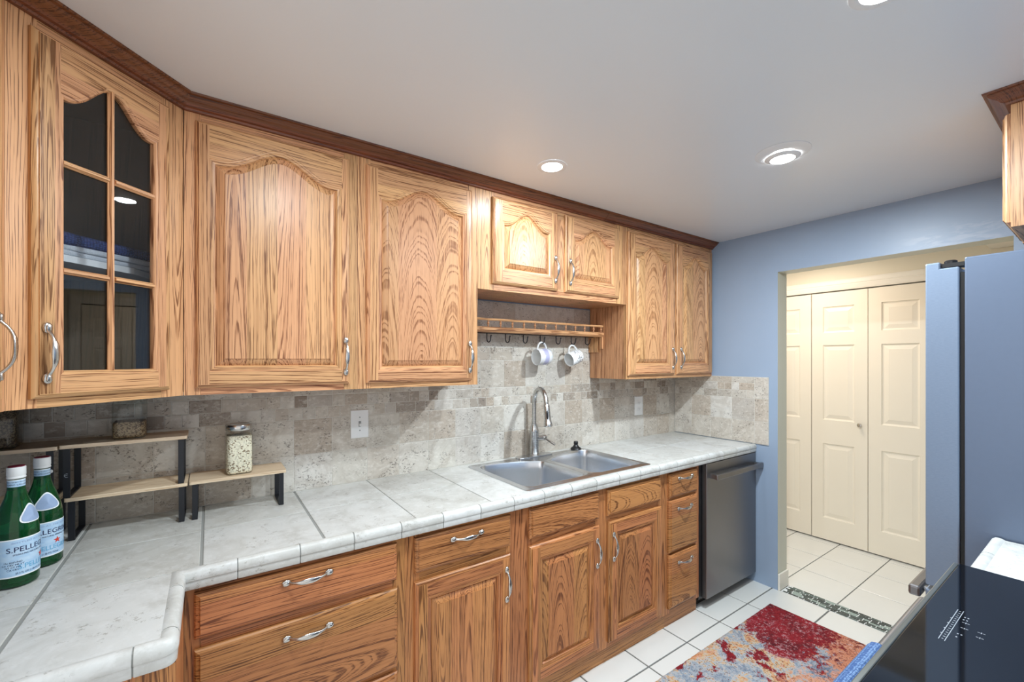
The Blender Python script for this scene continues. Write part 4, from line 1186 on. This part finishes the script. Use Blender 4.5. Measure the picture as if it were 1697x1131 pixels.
# ------------------------------------------------------------------ fridge
FX0, FX1 = 2.032, 2.942
t = thing('refrigerator', 'tall blue grey refrigerator seen from its side at the right edge', 'refrigerator', (FX0, -1.731, 0))
W = FX1 - FX0
m = MB(); m.box(0, W, -.675, 0, .03, 1.812); m.build('body', [FRIDGE], t, bevel=.004)
for xx in (.04, W - .09):
    for yy in (-.62, -.06): MB().lathe([(.02, 0), (.02, .03)], 14).build('foot', [BLACK], t, (xx + .02, yy, 0))
for k, (a, b) in enumerate(((0, W / 2 - .002), (W / 2 + .002, W))):
    m = MB(); z0, z1 = .697, 1.806
    # side profile with a hinge notch at the top back corner
    pr = [(.012, z0), (.095, z0), (.095, z1), (.058, z1), (.058, z1 - .022), (.012, z1 - .022)]
    i = m.add([(a, y, z) for y, z in pr] + [(b, y, z) for y, z in pr]); n = len(pr)
    m.face([i + j for j in range(n)]); m.face([i + n + j for j in reversed(range(n))])
    for j in range(n): m.face((i + j, i + (j + 1) % n, i + n + (j + 1) % n, i + n + j))
    d = m.build('door', [FEDGE], t, bevel=.004)
    gx0, gx1 = a + .012, b - .012
    MB().box(gx0, gx1, .0005, .0115, z0 + .02, z1 - .04).build('gasket', [BLACK], d)
    hx = b - .05 if k == 0 else a + .03
    m = MB(); m.box(hx, hx + .02, .140, .158, .78, 1.55); m.box(hx, hx + .02, .0955, .140, .80, .83); m.box(hx, hx + .02, .0955, .140, 1.50, 1.53); m.build('handle', [DWSTEEL], d, bevel=.003)
    m = MB(); hh = a + .006 if k == 0 else b - .056
    m.box(hh, hh + .05, .0015, .054, 1.7865, 1.800); m.lathe([(.0165, 1.7845), (.0165, 1.808), (.013, 1.811)], 16, (hh + .018, .036, 0)); m.build('hinge', [BLACK], t, label='black top hinge')
m = MB(); m.box(0, W, .012, .095, .10, .683); d = m.build('drawer', [FEDGE], t, bevel=.004)
m = MB(); m.box(.022, W - .022, .112, .146, .634, .671); m.box(.06, .09, .0955, .118, .645, .663); m.box(W - .09, W - .06, .0955, .118, .645, .663); m.build('handle', [DWSTEEL], d, bevel=.008, label='dark horizontal bar handle')
MB().box(.01, W - .01, .0005, .0115, .12, .66).build('gasket', [BLACK], t)

# ------------------------------------------------------------------ cabinet over the fridge
t = thing('wall_cabinet', 'oak cabinet end above the refrigerator at the upper right', 'cabinet', (2.955, -1.829, 1.890), R(180))
W = 2.955 - 2.052; H = 2.300 - 1.890
m = MB(); m.new(0); m.box(0, W, .0195, .585, 0, H); m.build('carcass', [OAK_V], t)
frame_mesh([(0, .05, 0, H, 0), (W - .05, W, 0, H, 0), (W / 2 - .03, W / 2 + .03, .04, H - .08, 0), (.05, W - .05, 0, .04, 1), (.05, W - .05, H - .08, H, 1)]).build('face_frame', [OAK_V, OAK_H], t)
for a, b, hx in ((.02, W / 2 - .015, W / 2 - .04), (W / 2 + .015, W - .012, W / 2 + .04)):
    d = door_mesh((a, b, .018, H - .05), (a + .05, b - .05, .07, H - .15, H - .09)).build('door', [OAK_V, OAK_H], t, smooth=28, front=True)
    add_handle(d, hx, .11)
m = MB()
cp = [(d_, z - 1.890) for d_, z in CP]
sweep_path(m, cp, [(0.0, 0), (W, 0), (W, .585)], [(0, -1), (1, -1), (1, 0)])
m.build('crown', [CROWN], t, smooth=30, label='dark stained crown molding')

# ------------------------------------------------------------------ range with cooktop and towel
t = thing('cooking_range', 'black glass electric cooktop range in the lower right foreground', 'range', (.893, -2.415, 0))
W = .763
MB().box(.004, W - .004, 0, .632, .035, .902).build('body', [BLACK], t)
MB().box(.03, W - .03, .02, .58, 0, .0345).build('base', [BLACK], t)
m = MB(); m.box(0, W, .0, .6365, .9025, .925); ctop = m.build('cooktop', [GLASSTOP], t, bevel=.0015, label='glossy black glass cooktop')
MB().box(0, W, .637, .6475, .900, .9245).build('front_trim', [RIM], t, bevel=.002, label='thin grey metal front edge')
od = MB().box(.008, W - .008, .6325, .655, .20, .885).build('oven_door', [BLACK], t, bevel=.004)
MB().box(.12, W - .12, .6555, .657, .33, .72).build('oven_window', [GLASSTOP], od)
m = MB(); m.tube([(.06, .697, .815), (W - .06, .697, .815)], .011, 16); m.box(.075, .095, .6555, .697, .806, .824); m.box(W - .095, W - .075, .6555, .697, .806, .824)
m.build('oven_handle', [DWSTEEL], od, smooth=40)
MB().box(.008, W - .008, .6325, .652, .04, .19).build('drawer', [BLACK], t, bevel=.004)
# printed touch controls
m = MB(); ox, oy, z0, z1 = -.893, 2.415, .92505, .9253
def mk(x0, x1, y0, y1): m.box(x0 + ox, x1 + ox, y0 + oy, y1 + oy, z0, z1)
mk(1.176, 1.348, -1.8258, -1.8246); mk(1.176, 1.348, -1.8346, -1.8334)
for k in range(15):
    x = 1.182 + k * .0112; mk(x, x + .0022, -1.8312 - (.0008 if k % 2 else 0), -1.8285)
for x in (1.205, 1.232, 1.262, 1.290): mk(x, x + .003, -1.8246, -1.8228)
for x, y in ((1.304, -1.8455), (1.304, -1.8405), (1.318, -1.8455), (1.318, -1.8405), (1.212, -1.8445), (1.228, -1.8440), (1.228, -1.8490)): mk(x - .0018, x + .0018, y - .0012, y + .0012)
for x, y in ((1.290, -1.846), (1.262, -1.848), (1.268, -1.871), (1.244, -1.872)):
    mk(x - .0007, x + .0007, y - .0055, y - .0018); mk(x - .0007, x + .0007, y + .0018, y + .0055); mk(x - .003, x + .003, y - .0007, y + .0007)
m.build('control_markings', [MARK], ctop, label='white printed touch controls')
# towel over the oven handle
m = MB(); N, K = 34, 26; x0, x1 = .965, 1.236; yb, zb_, rr = -2.415 + .697, .815, .0175
grid = []
for i in range(N + 1):
    u = i / N; x = x0 + (x1 - x0) * u; row = []
    for j in range(K + 1):
        v = j / K
        wv = .006 * math.sin(9 * u + 1) + .003 * math.sin(23 * u)
        if v < .4: s_ = (.4 - v) / .4; y = yb - rr - .0005; z = zb_ - s_ * .27; y -= wv * s_ * .3
        elif v < .6: a = PI * (v - .4) / .2; y = yb - rr * math.cos(a); z = zb_ + rr * math.sin(a)
        else: s_ = (v - .6) / .4; y = yb + rr + .0005 + (wv + .006) * s_; z = zb_ - s_ * .31
        row.append((x + .004 * math.sin(6 * v + 2 * u), y, z))
    grid.append(row)
m.loft(grid, False)
tw = m.build('dish_towel', [TERRY], smooth=180)
sm = tw.modifiers.new('thickness', 'SOLIDIFY'); sm.thickness = .005; sm.offset = 1
tag(tw, 'blue textured dish towel hanging over the oven handle', 'towel')

# ------------------------------------------------------------------ rug
m = MB(); rx0, rx1, ry0, ry1, hz = 1.18, 2.764, -1.300, -.803, .011
NX, NY = 150, 50
rows = []
random.seed(3)
for i in range(NX + 1):
    row = []
    for j in range(NY + 1):
        ed = i in (0, NX) or j in (0, NY)
        row.append((rx0 + (rx1 - rx0) * i / NX + random.uniform(-1, 1) * .0012, ry0 + (ry1 - ry0) * j / NY + random.uniform(-1, 1) * .0012, (hz - .003 if ed else hz + random.uniform(-1, 1) * .0012)))
    rows.append(row)
m.mi = 0; m.loft(rows, False)
m.mi = 1
per = [r[0] for r in rows] + rows[-1][1:] + [r[-1] for r in reversed(rows[:-1])] + list(reversed(rows[0][1:-1]))
m.loft([per, [(p[0], p[1], .0008) for p in per]], True); m.poly([(rx0, ry0, .0008), (rx1, ry0, .0008), (rx1, ry1, .0008), (rx0, ry1, .0008)])
tag(m.build('runner_rug', [RUG, RUGEDGE]), 'abstract red, cream and grey runner rug on the white floor tiles', 'rug')

# ------------------------------------------------------------------ downlights
def downlight(label, x, y, ring, lens, tilt=None):
    t = thing('recessed_light', label, 'ceiling light', (x, y, CEIL), 0, 'recessed ceiling lights')
    MB().lathe([(ring, -.0003), (ring, -.0016), (ring - .004, -.0026), (lens + .006, -.0046), (lens, -.004)], 48, cap0=False, cap1=False).build('trim_ring', [LAMPW], t, smooth=50)
    if tilt:
        MB().lathe([(lens + .020, -.0062), (lens + .012, -.010), (lens + .003, -.0150), (lens, -.0145)], 40, cap0=False, cap1=False).build('gimbal', [LAMPW], t, (tilt[0], tilt[1], 0), smooth=50)
        MB().lathe([(lens, -.0142), (0.001, -.0142)], 40, cap0=False).build('lens', [LEDM], t, (tilt[0], tilt[1], 0))
    else:
        MB().lathe([(lens, -.0038), (.001, -.0038)], 40, cap0=False).build('lens', [LEDM], t)
downlight('recessed eyeball ceiling light with wide white trim, nearest the blue wall', 1.900, -1.236, .098, .044, (.030, .012))
downlight('small round recessed ceiling light nearest the oak wall cabinets', 1.216, -.607, .064, .045)
downlight('recessed ceiling light near the glass corner cabinet, just above the picture', .280, -1.130, .064, .045)
downlight('recessed ceiling light at the very top picture edge', 1.242, -1.725, .064, .045)
